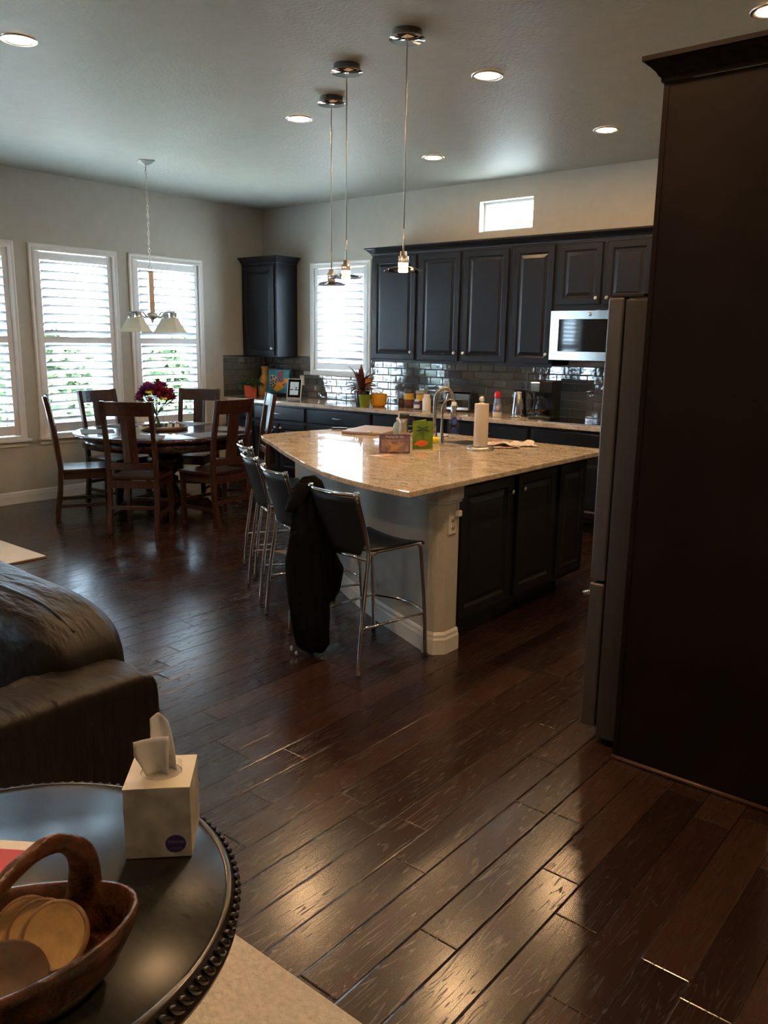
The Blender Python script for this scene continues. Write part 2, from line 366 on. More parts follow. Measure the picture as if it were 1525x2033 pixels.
def shutter_window(name,axis,a,b,z0,z1,midrail,sill=True):
    """window in wall: local x along wall (facing -Y local), built then rotated"""
    w=b-a
    root=thing(name,None,None,kind='structure')
    if axis=='x': root.location=(0,a,0); root.rotation_euler=(0,0,PI/2)   # local x -> +y, local -y -> +x
    else: root.location=(a,0,0)
    # casing (outer trim)
    bm=BM(); c=.062
    bot=z0-(.05 if not sill else 0)
    prof=[(0,0),(0,.014),(.012,.020),(.030,.016),(.046,.022),(c,.022),(c,0)]
    def ring(x0,x1,q0,q1):
        last=None; first=None
        for ins,d in prof:
            r=[bm.verts.new((x0+ins,-d,q0+ins)),bm.verts.new((x1-ins,-d,q0+ins)),bm.verts.new((x1-ins,-d,q1-ins)),bm.verts.new((x0+ins,-d,q1-ins))]
            if last:
                for i in range(4): bm.faces.new((last[i],last[(i+1)%4],r[(i+1)%4],r[i]))
            else: first=r
            last=r
        for i in range(4): bm.faces.new((last[i],last[(i+1)%4],first[(i+1)%4],first[i]))
    ring(-c,w+c,z0-c,z1+c)
    obj('window_casing',bm,M_white,root)
    if sill:
        bm=BM(); box(bm,-c-.022,w+c+.022,-.062,-.001,z0-.050,z0-.028); box(bm,-c-.008,w+c+.008,-.020,-.001,z0-.098,z0-.050); obj('window_sill',bm,M_white,root,bevel=.004)
    # shutter stiles and rails
    st=.052; tr=.082; br=.100
    if not sill: br=.085
    y0,y1=-.004,.024
    bm=BM(); e=.004
    box(bm,e,st,y0,y1,z0+e,z1-e); box(bm,w-st,w-e,y0,y1,z0+e,z1-e); box(bm,st,w-st,y0,y1,z1-tr,z1-.012); box(bm,st,w-st,y0,y1,z0+.012,z0+br)
    secs=[(z0+br,z1-tr)]
    if midrail:
        m0,m1=midrail; box(bm,st,w-st,y0,y1,m0,m1); secs=[(z0+br,m0),(m1,z1-tr)]
    obj('shutter_frame',bm,M_shut,root,bevel=.002)
    bm=BM(); tilt=math.radians(33)
    for s0,s1 in secs:
        n=round((s1-s0)/.0775); p=(s1-s0)/n
        for i in range(n):
            zc=s0+p*(i+.5)
            # inner (room) edge high, outer edge low
            pts=[]
            for k in range(10):
                a_=2*PI*k/10; u=.0435*math.cos(a_); v=.0055*math.sin(a_)
                yy=.012+u*math.cos(tilt)+v*math.sin(tilt); zz=zc-u*math.sin(tilt)+v*math.cos(tilt)
                pts.append((yy,zz))
            A=[bm.verts.new((st+.003,y,z)) for y,z in pts]; B=[bm.verts.new((w-st-.003,y,z)) for y,z in pts]
            for k in range(10):
                f=bm.faces.new((A[k],A[(k+1)%10],B[(k+1)%10],B[k])); f.smooth=True
            bm.faces.new(A); bm.faces.new(B[::-1])
    obj('louvers',bm,M_shut,root)
    # outer window sash + pane
    bm=BM(); s=.04
    box(bm,0,s,.09,.13,z0,z1);box(bm,w-s,w,.09,.13,z0,z1);box(bm,s,w-s,.09,.13,z0,z0+s);box(bm,s,w-s,.09,.13,z1-s,z1)
    if midrail: box(bm,s,w-s,.09,.13,(z0+z1)/2-.02,(z0+z1)/2+.02)
    obj('window_sash',bm,M_white,root)
    bm=BM(); box(bm,s,w-s,.108,.112,z0+s,z1-s); obj('window_pane',bm,M_pane,root)
    return root
for i,(a,b) in enumerate(LW): shutter_window('window_%d'%(i+1),'x',a,b,WB,WT,(1.517,1.579))
shutter_window('window_4','y',BWX[0],BWX[1],*BWZ,None,sill=False)
# small high window in the back wall
root=thing('window_5',None,None,(3.075,0,2.615),kind='structure')
bm=BM(); w,h=.58,.275; s=.022
box(bm,0,s,.085,.12,0,h);box(bm,w-s,w,.085,.12,0,h);box(bm,s,w-s,.085,.12,0,s);box(bm,s,w-s,.085,.12,h-s,h); obj('window_frame',bm,M_white,root)
bm=BM(); box(bm,s,w-s,.10,.104,s,h-s); obj('window_pane',bm,M_pane,root)
for i,(a,b) in enumerate(LV): shutter_window('window_%d'%(i+6),'x',a,b,WB,WT,(1.517,1.579))

# ---------------------------------------------------------------- outdoors
bm=BM(); quad(bm,[(-40,-40,-.6),(25,-40,-.6),(25,30,-.6),(-40,30,-.6)]); struct('ground',bm,M_grass)
def tree(x,y,h,r,label,seed):
    t=thing('tree',label,'tree',(x,y,-.6),group=None)
    rr=random.Random(seed)
    bm=BM(); tube(bm,[(0,0,0),(.03,.02,h*.35),(0,.05,h*.7)],[.09,.07,.03],8); obj('trunk',bm,M_bark,t)
    bm=BM()
    for i in range(2600):
        u=Vector((rr.gauss(0,1),rr.gauss(0,1),rr.gauss(0,1))).normalized()*(rr.random()**.4)
        c=Vector((u.x*r,u.y*r,h*.55+u.z*h*.45)); k=.75+.35*noise.noise(u*2.3+Vector((seed,0,0)))
        c=Vector((c.x*k,c.y*k,c.z)); s=rr.uniform(.10,.19)
        a=Vector((rr.gauss(0,1),rr.gauss(0,1),rr.gauss(0,1))).normalized()*s; b=Vector((rr.gauss(0,1),rr.gauss(0,1),rr.gauss(0,1))).normalized()*s*.6
        bm.faces.new([bm.verts.new(p) for p in (c-a,c+b,c+a,c-b)])
    obj('foliage',bm,M_tree,t)
tree(-4.2,2.0,2.3,1.0,'leafy green tree outside, seen through the right dining window',1)
tree(-4.7,-.45,2.3,1.1,'leafy green tree outside, seen through the middle dining window',2)
tree(-3.2,.62,1.5,.5,'low green shrub outside, between the trees behind the dining windows',3)
tree(-4.5,-10.0,3.4,1.6,'tall green tree outside the far left living room windows',4)

# ---------------------------------------------------------------- cabinets
def knob(parent,x,z,y):
    bm=BM(); lathe(bm,[(0,0),(.006,0),(.0055,.012),(.013,.017),(.0165,.024),(.013,.030),(0,.032)],14,M=Matrix.Translation((x,y,z))@Matrix.Rotation(PI/2,4,'X'))
    obj('knob',bm,M_nickel,parent)
def pull(parent,x,z,y,w=.11):
    bm=BM(); tube(bm,smoothpath([(x-w/2,y,z),(x-w/2,y-.022,z),(x-w/2+.012,y-.028,z),(x,y-.031,z),(x+w/2-.012,y-.028,z),(x+w/2,y-.022,z),(x+w/2,y,z)],4),.0045,8); obj('handle',bm,M_nickel,parent)
def cabinet(name,label,cat,loc,rz,w,depth,z0,z1,doors=(),drawers=(),group=None,toe=0,bodym=None):
    """local: x 0..w, back at y=depth, face at y=0 looking -Y. doors: (x0,x1,z0,z1,knobx,knobz)"""
    t=thing(name,label,cat,loc,rz,group)
    bm=BM(); box(bm,0,w,0,depth,z0+toe,z1)
    if toe: box(bm,.0,w,.07,depth,z0,z0+toe)
    obj('cabinet_body',bm,bodym or M_cab,t)
    for x0,x1,a,b,kx,kz in doors:
        bm=BM(); rings_door(bm,x1-x0,b-a,DOOR,x0,a); d=obj('door',bm,M_cab,t)
        if kx is not None: knob(d,kx,kz,-.019)
    for x0,x1,a,b,hp in drawers:
        bm=BM(); rings_door(bm,x1-x0,b-a,DRAWER,x0,a); d=obj('drawer',bm,M_cab,t)
        if hp: pull(d,(x0+x1)/2,(a+b)/2,-.018)
    return t
def crown(bm,pts,z0,z1,out,closed=False):
    """crown moulding along polyline pts (list of (x,y)), projecting to the right side of travel"""
    prof=[(0,0),(.010,.0),(.012,.018),(.020,.024),(.030,.040),(.052,.062),(.070,.078),(.078,.080),(.078,.1),(0,.1)]
    sc_=out/.078; hz=(z1-z0)/.1
    n=len(pts); P=[Vector(p) for p in pts]; rg=[]
    for i in range(n):
        d1=(P[i]-P[i-1]).normalized() if i>0 else None; d2=(P[i+1]-P[i]).normalized() if i<n-1 else None
        n1=Vector((d1.y,-d1.x)) if d1 else None; n2=Vector((d2.y,-d2.x)) if d2 else None
        if n1 and n2:
            m=(n1+n2); m=m/(m.dot(n1))
        else: m=n1 or n2
        rg.append([bm.verts.new((P[i].x+m.x*a*sc_,P[i].y+m.y*a*sc_,z0+b*hz)) for a,b in prof])
    k=len(prof)
    for i in range(n-1):
        for j in range(k): bm.faces.new((rg[i][j],rg[i][(j+1)%k],rg[i+1][(j+1)%k],rg[i+1][j]))
    bm.faces.new(rg[0]); bm.faces.new(rg[-1][::-1])
ZU0,ZU1=1.387,2.425
UY=-.335
GU='dark upper cabinets along the back wall'
def upper(x0,x1,label,doors,z0=ZU0):
    w=x1-x0
    return cabinet('upper_cabinet',label,'cabinet',(x0,UY,0),0,w,.320,z0,ZU1,[(a-x0,b-x0,c,d,k-x0,kz) for a,b,c,d,k,kz in doors],group=GU)
DZ0,DZ1=1.402,2.405
upper(2.02,2.612,'leftmost long dark wall cabinet, single door, directly right of the shuttered back window',[(2.045,2.590,DZ0,DZ1,2.558,1.475)])
upper(2.614,3.655,'dark double-door wall cabinet with two adjoining knobs, below the small high window',[(2.636,3.112,DZ0,DZ1,3.082,1.478),(3.158,3.635,DZ0,DZ1,3.188,1.478)])
upper(3.657,4.108,'narrow long dark wall cabinet with single door, directly left of the microwave',[(3.690,4.090,DZ0,DZ1,4.062,1.482)])
upper(4.110,4.98,'short dark wall cabinet mounted above the microwave',[(4.135,4.530,1.905,DZ1,4.502,1.955),(4.570,4.955,1.905,DZ1,4.600,1.955)],z0=1.86)
upper(4.982,6.0,'dark wall cabinet at the right end, mostly behind the refrigerator',[(5.005,5.48,DZ0,DZ1,5.45,1.475),(5.51,5.98,DZ0,DZ1,5.54,1.475)])
bm=BM(); crown(bm,[(2.02,-.005),(2.02,UY),(6.0,UY)],ZU1+.0005,2.495,.062)
tag(obj('crown_molding',bm,M_cab),'long dark crown molding running along the top of the back wall cabinets','molding')
bm=BM(); box(bm,2.03,4.10,UY+.005,UY+.02,ZU0-.018,ZU0-.001); tag(obj('light_rail',bm,M_cab),'thin dark rail under the long back wall cabinets','molding')
# corner wall cabinet
cc=cabinet('corner_cabinet','dark wall cabinet with one door hanging alone in the corner beside the shuttered window','cabinet',(.014,UY,0),0,.59,.320,ZU0,ZU1,[(.030,.555,DZ0,DZ1,.525,1.48)])
bm=BM(); crown(bm,[(0,0),(.59,0),(.59,.318)],ZU1+.0005,2.50,.062); obj('crown_molding',bm,M_cab,cc)

# base cabinets
GB='dark base cabinets under the long back counter'
LBY=-.61; TK=.10
def base(x0,x1,label,two=True,handle=True):
    w=x1-x0; m=(w)/2
    ds=[(.018,m-.012,.135,.665,m-.045,.62),(m+.012,w-.018,.135,.665,m+.045,.62)] if two else [(.018,w-.018,.135,.665,w-.05,.62)]
    return cabinet('base_cabinet',label,'cabinet',(x0,LBY,0),0,w,.60,0.001,.873,ds,[(.018,w-.018,.70,.855,handle)],group=GB,toe=TK)
base(.004,.50,'dark base cabinet at the left wall, behind the dining chairs',False)
base(.502,1.345,'dark base cabinet below the tablet and rooster tile, two doors')
base(1.347,2.285,'dark base cabinet below the shuttered back window, wide drawer with center pull')
base(2.287,3.19,'dark base cabinet below the canisters and pill bottles')
base(3.192,4.09,'dark base cabinet below the toaster and coffee creamer')
base(4.092,4.90,'dark base cabinet below the glass cooktop',handle=False)
base(4.902,6.2,'dark base cabinet at the right end, behind the refrigerator')
# counter top along back wall
bm=BM(); box(bm,.004,7.07,-.653,-.004,.8755,.915); tag(obj('back_countertop',bm,M_granite,bevel=.004),'long beige granite countertop along the back wall','countertop')

# tiled backsplash: real bevelled tiles with slightly uneven faces
def tile_run(bm,u0,u1,z0,z1,put,skip=()):
    tw,th,g=.152,.0765,.003; row=0; z=z0
    while z<z1-.01:
        zt=min(z+th-g,z1); u=u0-(tw/2 if row%2 else 0)
        while u<u1:
            a=max(u,u0);b=min(u+tw-g,u1)
            if b-a>.012:
                segs=[(a,b,z,zt)]
                for s in skip:
                    ns=[]
                    for (p,q,r_,t_) in segs:
                        if q<=s[0] or p>=s[1] or t_<=s[2] or r_>=s[3]: ns.append((p,q,r_,t_)); continue
                        if r_<s[2]-.01: ns.append((p,q,r_,s[2]-.002))
                        elif p<s[0]-.01: ns.append((p,s[0]-.002,r_,t_))
                        if q>s[1]+.01 and not r_<s[2]-.01: ns.append((s[1]+.002,q,r_,t_))
                    segs=ns
                for (p,q,r_,t_) in segs:
                    i=.0045; d=[.0072+R.uniform(-.0004,.0004) for _ in range(4)]
                    o=[put(p,0.001,r_),put(q,.001,r_),put(q,.001,t_),put(p,.001,t_)]
                    m_=[put(p,.0045,r_),put(q,.0045,r_),put(q,.0045,t_),put(p,.0045,t_)]
                    n_=[put(p+i,d[0],r_+i),put(q-i,d[1],r_+i),put(q-i,d[2],t_-i),put(p+i,d[3],t_-i)]
                    O=[bm.verts.new(v) for v in o];Mm=[bm.verts.new(v) for v in m_];N=[bm.verts.new(v) for v in n_]
                    for k in range(4):
                        bm.faces.new((O[k],O[(k+1)%4],Mm[(k+1)%4],Mm[k])); bm.faces.new((Mm[k],Mm[(k+1)%4],N[(k+1)%4],N[k]))
                    bm.faces.new(N)
            u+=tw
        z+=th; row+=1
bs=thing('backsplash','grey glossy subway tile backsplash along the back wall and corner','backsplash',(0,0,.9155))
bm=BM(); sk=[(.81,1.732,1.183,9)]
SKl=[(.81,1.732,1.183-.9155,9)]
tile_run(bm,.010,2.02,.003,1.395-.9155,lambda u,d,z:(u,-d-.003,z),SKl)
tile_run(bm,2.02,7.06,.003,1.385-.9155,lambda u,d,z:(u,-d-.003,z))
tile_run(bm,-.64,-.012,.003,1.395-.9155,lambda u,d,z:(d+.003,u,z))
obj('tiles',bm,M_tile,bs)
bm=BM(); box(bm,.0045,.808,-.0045,-.001,0,.48); box(bm,.808,1.734,-.0045,-.001,0,.267); box(bm,1.734,7.06,-.0045,-.001,0,.47); box(bm,.001,.0045,-.642,-.001,0,.48); obj('grout',bm,M_grout,bs)

def outlet(name,label,loc,rz,parent=None):
    t=thing(name,label,'outlet',loc,rz)
    bm=BM(); box(bm,-.035,.035,-.006,0,-.0575,.0575); obj('cover_plate',bm,M_wh,t,bevel=.003)
    for s in (-.020,.020):
        bm=BM(); lathe(bm,[(0,.002),(.017,.002),(.017,0)],18,M=Matrix.Translation((0,-.006,s))@Matrix.Rotation(PI/2,4,'X')@Matrix.Diagonal((1,.85,1,1)))
        for dx in (-.006,.006): box(bm,dx-.001,dx+.001,-.0087,-.0075,s-.002,s+.006,1)
        obj('socket',bm,[M_wh,M_black],t)
    return t
outlet('wall_outlet','white outlet plate on grey tiles above the tablet',(.675,-.0115,1.115),0)
outlet('wall_outlet','white outlet plate on grey tiles above the toaster',(2.76,-.0115,1.13),0)

# microwave
mw=thing('microwave','stainless over-the-range microwave with dark reflective window, below the short wall cabinet','microwave',(4.115,-.42,1.435))
bm=BM(); box(bm,0,.76,.03,.412,0,.422); obj('microwave_body',bm,M_black,mw)
bm=BM(); rings_door(bm,.76,.422,[(0,0),(0,.022),(.006,.030),(.008,.030)],0,0,.03); d=obj('door',bm,M_chrome if 0 else mat('microwave_steel',(.55,.55,.54),.16,1),mw)
bm=BM(); rings_door(bm,.50,.27,[(0,0),(0,.003),(.004,.005)],.085,.078,-.0005); obj('window',bm,M_blackgl,mw)
bm=BM(); box(bm,.60,.735,-.005,-.0005,.078,.348); obj('control_panel',bm,M_blackgl,mw)
bm=BM(); lathe(bm,[(0,.004),(.014,.004),(.016,0)],16,M=Matrix.Translation((.37,-.0005,.388))@Matrix.Rotation(PI/2,4,'X')); obj('badge',bm,M_chrome,mw)
bm=BM(); tube(bm,[(.618,-.0005,.05),(.618,-.035,.06),(.618,-.035,.36),(.618,-.0005,.37)],.008); obj('handle',bm,M_chrome,mw)
# cooktop
ck=thing('cooktop','black glass cooktop with a thin steel front edge set in the back counter','cooktop',(4.15,-.60,.916))
bm=BM(); box(bm,0,.76,.012,.53,0,.006); obj('glass_top',bm,M_blackgl,ck,bevel=.002)
bm=BM(); box(bm,-.004,.764,-.002,.012,0,.007); obj('steel_trim',bm,M_steel,ck)

# ---------------------------------------------------------------- tall enclosure + refrigerator (right)
en=thing('refrigerator_enclosure','tall dark wood cabinet enclosing the refrigerator, with crown molding, at the right edge','cabinet',(6.46,-4.07,0))
bm=BM(); box(bm,.018,.61,0,.022,.0,2.42); obj('side_panel',bm,M_panelm,en)
bm=BM(); box(bm,.0,.0175,-.003,.024,.0,2.42); obj('panel_stile',bm,M_panelm,en)
bm=BM(); box(bm,.018,.61,.975,.997,0,2.42); obj('rear_panel',bm,M_panelm,en)
bm=BM(); box(bm,.02,.61,.023,.974,1.80,2.42); ub=obj('upper_box',bm,M_cab,en)
for k,(y0,kk) in enumerate(((.035,1),(.505,0))):
    bm=BM(); rings_door(bm,.46,.58,DOOR,0,0); d=obj('door',bm,M_cab,en,loc=(.019,y0+.46,1.82)); d.rotation_euler=(0,0,-PI/2)
    knob(d,.42 if kk==0 else .04,.05,-.019)
bm=BM(); crown(bm,[(0,.997),(0,-.003),(.61,-.003)][::1],2.4205,2.495,.058); obj('crown_molding',bm,M_panelm,en)
bm=BM(); tube(bm,[(.0,-.006,.0085),(.60,-.006,.0085)],.0085,10); obj('shoe_molding',bm,mat('shoe_wood',(.07,.035,.022),.35,var=.2),en)
fr=thing('refrigerator','stainless french-door refrigerator seen from its side, beside the dark enclosure','refrigerator',(6.288,-4.012,0))
bm=BM(); box(bm,.066,.76,.004,.90,.03,1.735); obj('refrigerator_body',bm,mat('fridge_grey_side',(.028,.025,.025),.5),fr,bevel=.004)
bm=BM(); 
for x,y in ((.1,.05),(.7,.05),(.1,.85),(.7,.85)): cyl(bm,(x,y,0.0),(x,y,.03),.02)
obj('feet',bm,M_black,fr)
for y0,y1 in ((0,.450),(.454,.905)):
    bm=BM(); box(bm,0,.060,y0,y1,.675,1.742); d=obj('refrigerator_door',bm,M_fsteel,fr,bevel=.008,seg=3)
    hy=y1-.06 if y0==0 else y0+.06
    bm=BM(); tube(bm,[(0,hy,.80),(-.045,hy,.82),(-.045,hy,1.55),(0,hy,1.57)],.011); obj('handle',bm,M_chrome,d)
bm=BM(); box(bm,0,.060,0,.905,.066,.664); d=obj('freezer_drawer',bm,M_fsteel,fr,bevel=.008,seg=3)
bm=BM(); tube(bm,[(.0,.035,.615),(-.034,.035,.605),(-.040,.05,.600),(-.040,.85,.600),(-.034,.87,.605),(.0,.87,.615)],.011); obj('handle',bm,M_chrome,d)
bm=BM(); box(bm,.006,.13,.01,.06,1.7425,1.757); box(bm,.006,.13,.84,.89,1.7425,1.757); obj('hinge_cover',bm,M_black,fr,bevel=.003)

# ---------------------------------------------------------------- island
isl=thing('kitchen_island','kitchen island with textured greige curved half-wall, white baseboard and dark cabinet doors','kitchen island',(0,0,0))
FX=5.285
bm=BM(); prism(bm,[(FX,-3.50),(FX,-1.99),(3.62,-1.99),(3.55,-2.45),(4.2,-3.0)],.10,.884); prism(bm,[(FX-.07,-3.50),(FX-.07,-2.19),(3.75,-2.19),(3.75,-2.5),(4.2,-2.95)],0.001,.10)
obj('cabinet_body',bm,M_cab,isl)
for (y0,y1,kn) in ((-3.455,-2.945,.47),(-2.885,-2.43,.035),(-2.375,-2.02,None)):
    w=y1-y0
    bm=BM(); rings_door(bm,w,.715,DOOR,0,0); d=obj('door',bm,M_cab,isl,loc=(FX+.0005,y0,.13)); d.rotation_euler=(0,0,PI/2)
    if kn is not None: knob(d,kn,.632,-.019)
# curved half wall following the counter arc
arc_w=[(5.255,-3.665),(4.86,-3.50),(4.61,-3.385),(4.25,-3.19),(3.85,-2.93),(3.51,-2.725),(3.20,-2.60)]
sm=smoothpath([(x,y,0) for x,y in arc_w],4)
inner=[]
for i,p in enumerate(sm):
    t=(sm[min(i+1,len(sm)-1)]-sm[max(i-1,0)]).normalized(); n=Vector((-t.y,t.x,0))
    if n.y<0: n=-n
    inner.append(p+n*.115)
poly=[(p.x,p.y) for p in sm]+[(p.x,p.y) for p in inner[::-1]]
bm=BM(); prism(bm,poly,0.001,.884); obj('half_wall',bm,M_island,isl)
POST=[(5.165,-3.625),(5.255,-3.672),(5.30,-3.665),(5.335,-3.63),(5.335,-3.515),(5.165,-3.515)]
bm=BM(); prism(bm,POST,0.001,.884); obj('end_post',bm,M_island,isl,bevel=.01)
def grow(P,d):
    c=Vector((sum(p[0] for p in P)/len(P),sum(p[1] for p in P)/len(P)))
    return [tuple(Vector(p)+(Vector(p)-c).normalized()*d) for p in P]
bm=BM(); prism(bm,grow(POST,.020),.800,.884); prism(bm,grow(POST,.012),.785,.800); obj('post_cap',bm,mat('post_cap_paint',(.55,.53,.48),.5),isl,bevel=.006)
# island baseboard
bm=BM()
path=[(p.x,p.y) for p in sm[::-1]]+[(5.255,-3.672),(5.30,-3.668),(5.335,-3.63),(5.335,-3.515)]
P=[Vector(p) for p in path]; prof=[(0,0),(.016,0),(.016,.078),(.011,.09),(.011,.104),(.004,.116),(0,.118)]
rg=[]
for i in range(len(P)):
    d1=(P[i]-P[i-1]).normalized() if i else None; d2=(P[i+1]-P[i]).normalized() if i<len(P)-1 else None
    n1=Vector((d1.y,-d1.x)) if d1 else None; n2=Vector((d2.y,-d2.x)) if d2 else None
    m=(n1+n2)/((n1+n2).dot(n1)) if (n1 and n2) else (n1 or n2)
    if m.length>1.6: m=m.normalized()*1.3
    rg.append([bm.verts.new((P[i].x+m.x*a,P[i].y+m.y*a,b+.001)) for a,b in prof])
for i in range(len(P)-1):
    for j in range(7): bm.faces.new((rg[i][j],rg[i][(j+1)%7],rg[i+1][(j+1)%7],rg[i+1][j]))
bm.faces.new(rg[0]); bm.faces.new(rg[-1][::-1])
obj('baseboard',bm,M_white,isl)
# countertop
top=[(5.415,-4.045),(5.24,-4.03),(5.04,-3.995),(4.77,-3.905),(4.44,-3.735),(4.15,-3.565),(3.89,-3.405),(3.63,-3.235),(3.41,-3.105),(3.29,-3.02),(3.252,-2.955),(3.25,-2.88),(3.28,-2.66),(3.32,-2.44),(3.39,-2.12),(3.42,-1.955)]
cut=[(4.62,-2.60),(4.97,-2.18)]
arc=smoothpath([(x,y,0) for x,y in top[:10]],4)
poly=[(p.x,p.y) for p in arc]+top[10:]+[(5.415,-1.955)]
bm=BM(); prism(bm,poly,.8855,.915)
ct=tag(obj('island_countertop',bm,M_granite,bevel=.004),'glossy beige granite island countertop with a long curved front edge','countertop')
# outlet with a plugged in clear night light on the post
o=outlet('wall_outlet','white outlet plate on the end post of the island',(5.3352,-3.585,.685),PI/2)
nl=thing('night_light','small clear plug-in night light on the island post outlet','night light',(5.3432,-3.555,.735),PI/2)
bm=BM(); box(bm,-.018,.018,-.022,0,-.018,.012); obj('plug_body',bm,M_wh,nl,bevel=.004)
bm=BM(); lathe(bm,[(.016,0),(.021,.02),(.021,.06),(.014,.085),(0,.09)],14,M=Matrix.Translation((0,-.014,.004))@Matrix.Diagonal((1,.6,1,1))); obj('cover',bm,M_glass,nl)

# ---------------------------------------------------------------- ceiling lights
def recessed(x,y,label):
    t=thing('recessed_light',label,'ceiling light',(x,y,H),group='round recessed ceiling lights')
    bm=BM(); lathe(bm,[(.068,-.001),(.070,-.006),(.088,-.008),(.094,-.004),(.095,-.0005)],32); obj('trim_ring',bm,M_nickel,t)
    bm=BM(); lathe(bm,[(.067,-.002),(.060,-.006),(.03,-.010),(0,-.011)],28); obj('diffuser',bm,M_lamp2 if 'frame' in label or 'beyond' in label else M_lamp,t)
for x,y,l in ((3.215,-4.56,'glowing recessed light nearest the left edge of the ceiling'),(4.824,-2.626,'glowing recessed light right of the nearest pendant canopy'),(3.29,-2.618,'glowing recessed light just left of the farthest pendant canopy'),(3.325,-1.105,'glowing recessed light above the small high window, left one of the far pair'),(4.848,-1.10,'glowing recessed light nearest the top of the dark enclosure on its left'),(6.35,-2.63,'glowing recessed light above the refrigerator, at the top right corner'),
    (4.83,-4.58,'glowing recessed light over the living side, beyond the top of the photo'),(6.36,-4.62,'glowing recessed light in front of the refrigerator enclosure, out of frame'),(7.95,-5.7,'added recessed light in the hall side of the room, out of frame'),(5.2,-7.4,'added recessed light over the sofa, out of frame')): recessed(x,y,l)  # all four unseen, positions assumed; hall and sofa lights added for warm light

M_cop=[mat('canopy_nickel',(.60,.60,.60),.10,1),mat('canopy_side',(.42,.40,.38),.3,1)]
def pendant(x,y,z,lit,label,first=None):
    t=thing('pendant_light',label,'pendant light',(x,y,0),group='glass disc pendants over the island')
    bm=BM(); lathe(bm,[(0,H-.001),(.074,H-.001),(.074,H-.034),(.088,H-.034),(.090,H-.040),(.0,H-.041)],36); obj('canopy',bm,M_cop[0],t)
    bm=BM(); cyl(bm,(0,0,z+.20),(0,0,H-.04),.0034,8); obj('cord',bm,mat('cord_steel',(.45,.42,.38),.35,.8) if 'cord_steel' not in MATS else MATS['cord_steel'],t)
    bm=BM(); cyl(bm,(0,0,z+.075),(0,0,z+.20),.0048,10); obj('stem',bm,M_nickel if lit==1 else MATS['cord_steel'],t)
    bm=BM(); lathe(bm,[(0,.088),(.017,.088),(.018,.066),(.027,.064),(.027,.030)],20,(0,0,z)); obj('socket',bm,M_nickel,t)
    bm=BM(); lathe(bm,[(.0255,.032),(.0262,.010),(.0262,-.008),(.023,-.016),(0,-.018)],20,(0,0,z)); obj('bulb',bm,M_bulb if lit else M_soffglass,t)
    bm=BM(); pr=[(.0275,.012),(.05,.010),(.075,.003),(.098,-.007),(.1,-.011),(.097,-.011),(.074,-.001),(.05,.006),(.0275,.008)]; lathe(bm,pr,36,(0,0,z)); obj('glass_shade',bm,M_smoke,t)
    return t
pendant(4.879,-3.441,1.945,1,'nearest hanging pendant with clear glass disc shade, in front of the dark cabinets')
pendant(4.300,-3.245,1.945,1,'middle hanging pendant, lit, in front of the shuttered back window')
pendant(3.812,-2.850,1.945,0,'farthest and lowest-looking pendant, unlit, overlapping the left part of the back window')

# chandelier
ch=thing('chandelier','brushed nickel chandelier with frosted square glass shades hanging over the dining table','chandelier',(1.236,-2.445,0),math.radians(67))
bm=BM(); prism(bm,[(-.065,-.065),(.065,-.065),(.065,.065),(-.065,.065)],H-.006,H-.001)
vs=[bm.verts.new(p) for p in ((-.065,-.065,H-.006),(.065,-.065,H-.006),(.065,.065,H-.006),(-.065,.065,H-.006))]; ap=bm.verts.new((0,0,H-.04))
for i in range(4): bm.faces.new((vs[i],vs[(i+1)%4],ap))
obj('canopy',bm,M_nickel,ch)
bm=BM(); z=H-.035; k=0
while z>2.20:
    ring=[]; a=.009; b=.021
    for i in range(12):
        th=2*PI*i/12; u=a*math.cos(th); v=b*math.sin(th)
        ring.append((u,0,z-b+v) if k%2 else (0,u,z-b+v))
    tube(bm,ring,.0028,6,closed=True); z-=.036; k+=1
obj('chain',bm,M_nickel,ch)
bm=BM(); tube(bm,[(-.012,0,2.15),(-.012,0,2.20),(.012,0,2.20),(.012,0,2.15)],.003); lathe(bm,[(0,.012),(.012,.010),(.048,.002),(.048,-.002),(0,-.004)],4,(0,0,2.148)); obj('top_plate',bm,M_nickel,ch)
bm=BM(); box(bm,-.022,.022,-.022,.022,1.80,2.145); obj('column',bm,M_nickel,ch,bevel=.004)
bm=BM(); lathe(bm,[(.03,1.80),(.055,1.785),(.052,1.765),(.02,1.745),(.012,1.735),(.014,1.72),(0,1.705)],24); obj('hub',bm,M_nickel,ch)
for i in range(4):
    a=PI/4+i*PI/2; dx,dy=math.cos(a),math.sin(a)
    bm=BM(); tube(bm,smoothpath([(dx*r,dy*r,z) for r,z in ((.03,1.775),(.08,1.760),(.12,1.785),(.15,1.802),(.235,1.803))],4),.0085,8); ar=obj('arm',bm,M_nickel,ch)
    bm=BM(); 
    M=Matrix.Translation((dx*.215,dy*.215,0))
    lathe(bm,[(0,1.800),(.028,1.800),(.034,1.760),(.036,1.752),(0,1.752)],4,M=M@Matrix.Rotation(a+PI/4,4,'Z')); obj('shade_holder',bm,M_nickel,ar)
    bm=BM(); lathe(bm,[(.040,1.752),(.050,1.735),(.098,1.655),(.122,1.630),(.119,1.630),(.095,1.655),(.047,1.735),(.038,1.749)],4,M=M@Matrix.Rotation(a+PI/4,4,'Z'))
    for f in bm.faces: f.smooth=False
    obj('lamp_shade',bm,M_frost,ar)
print('part1 ok')
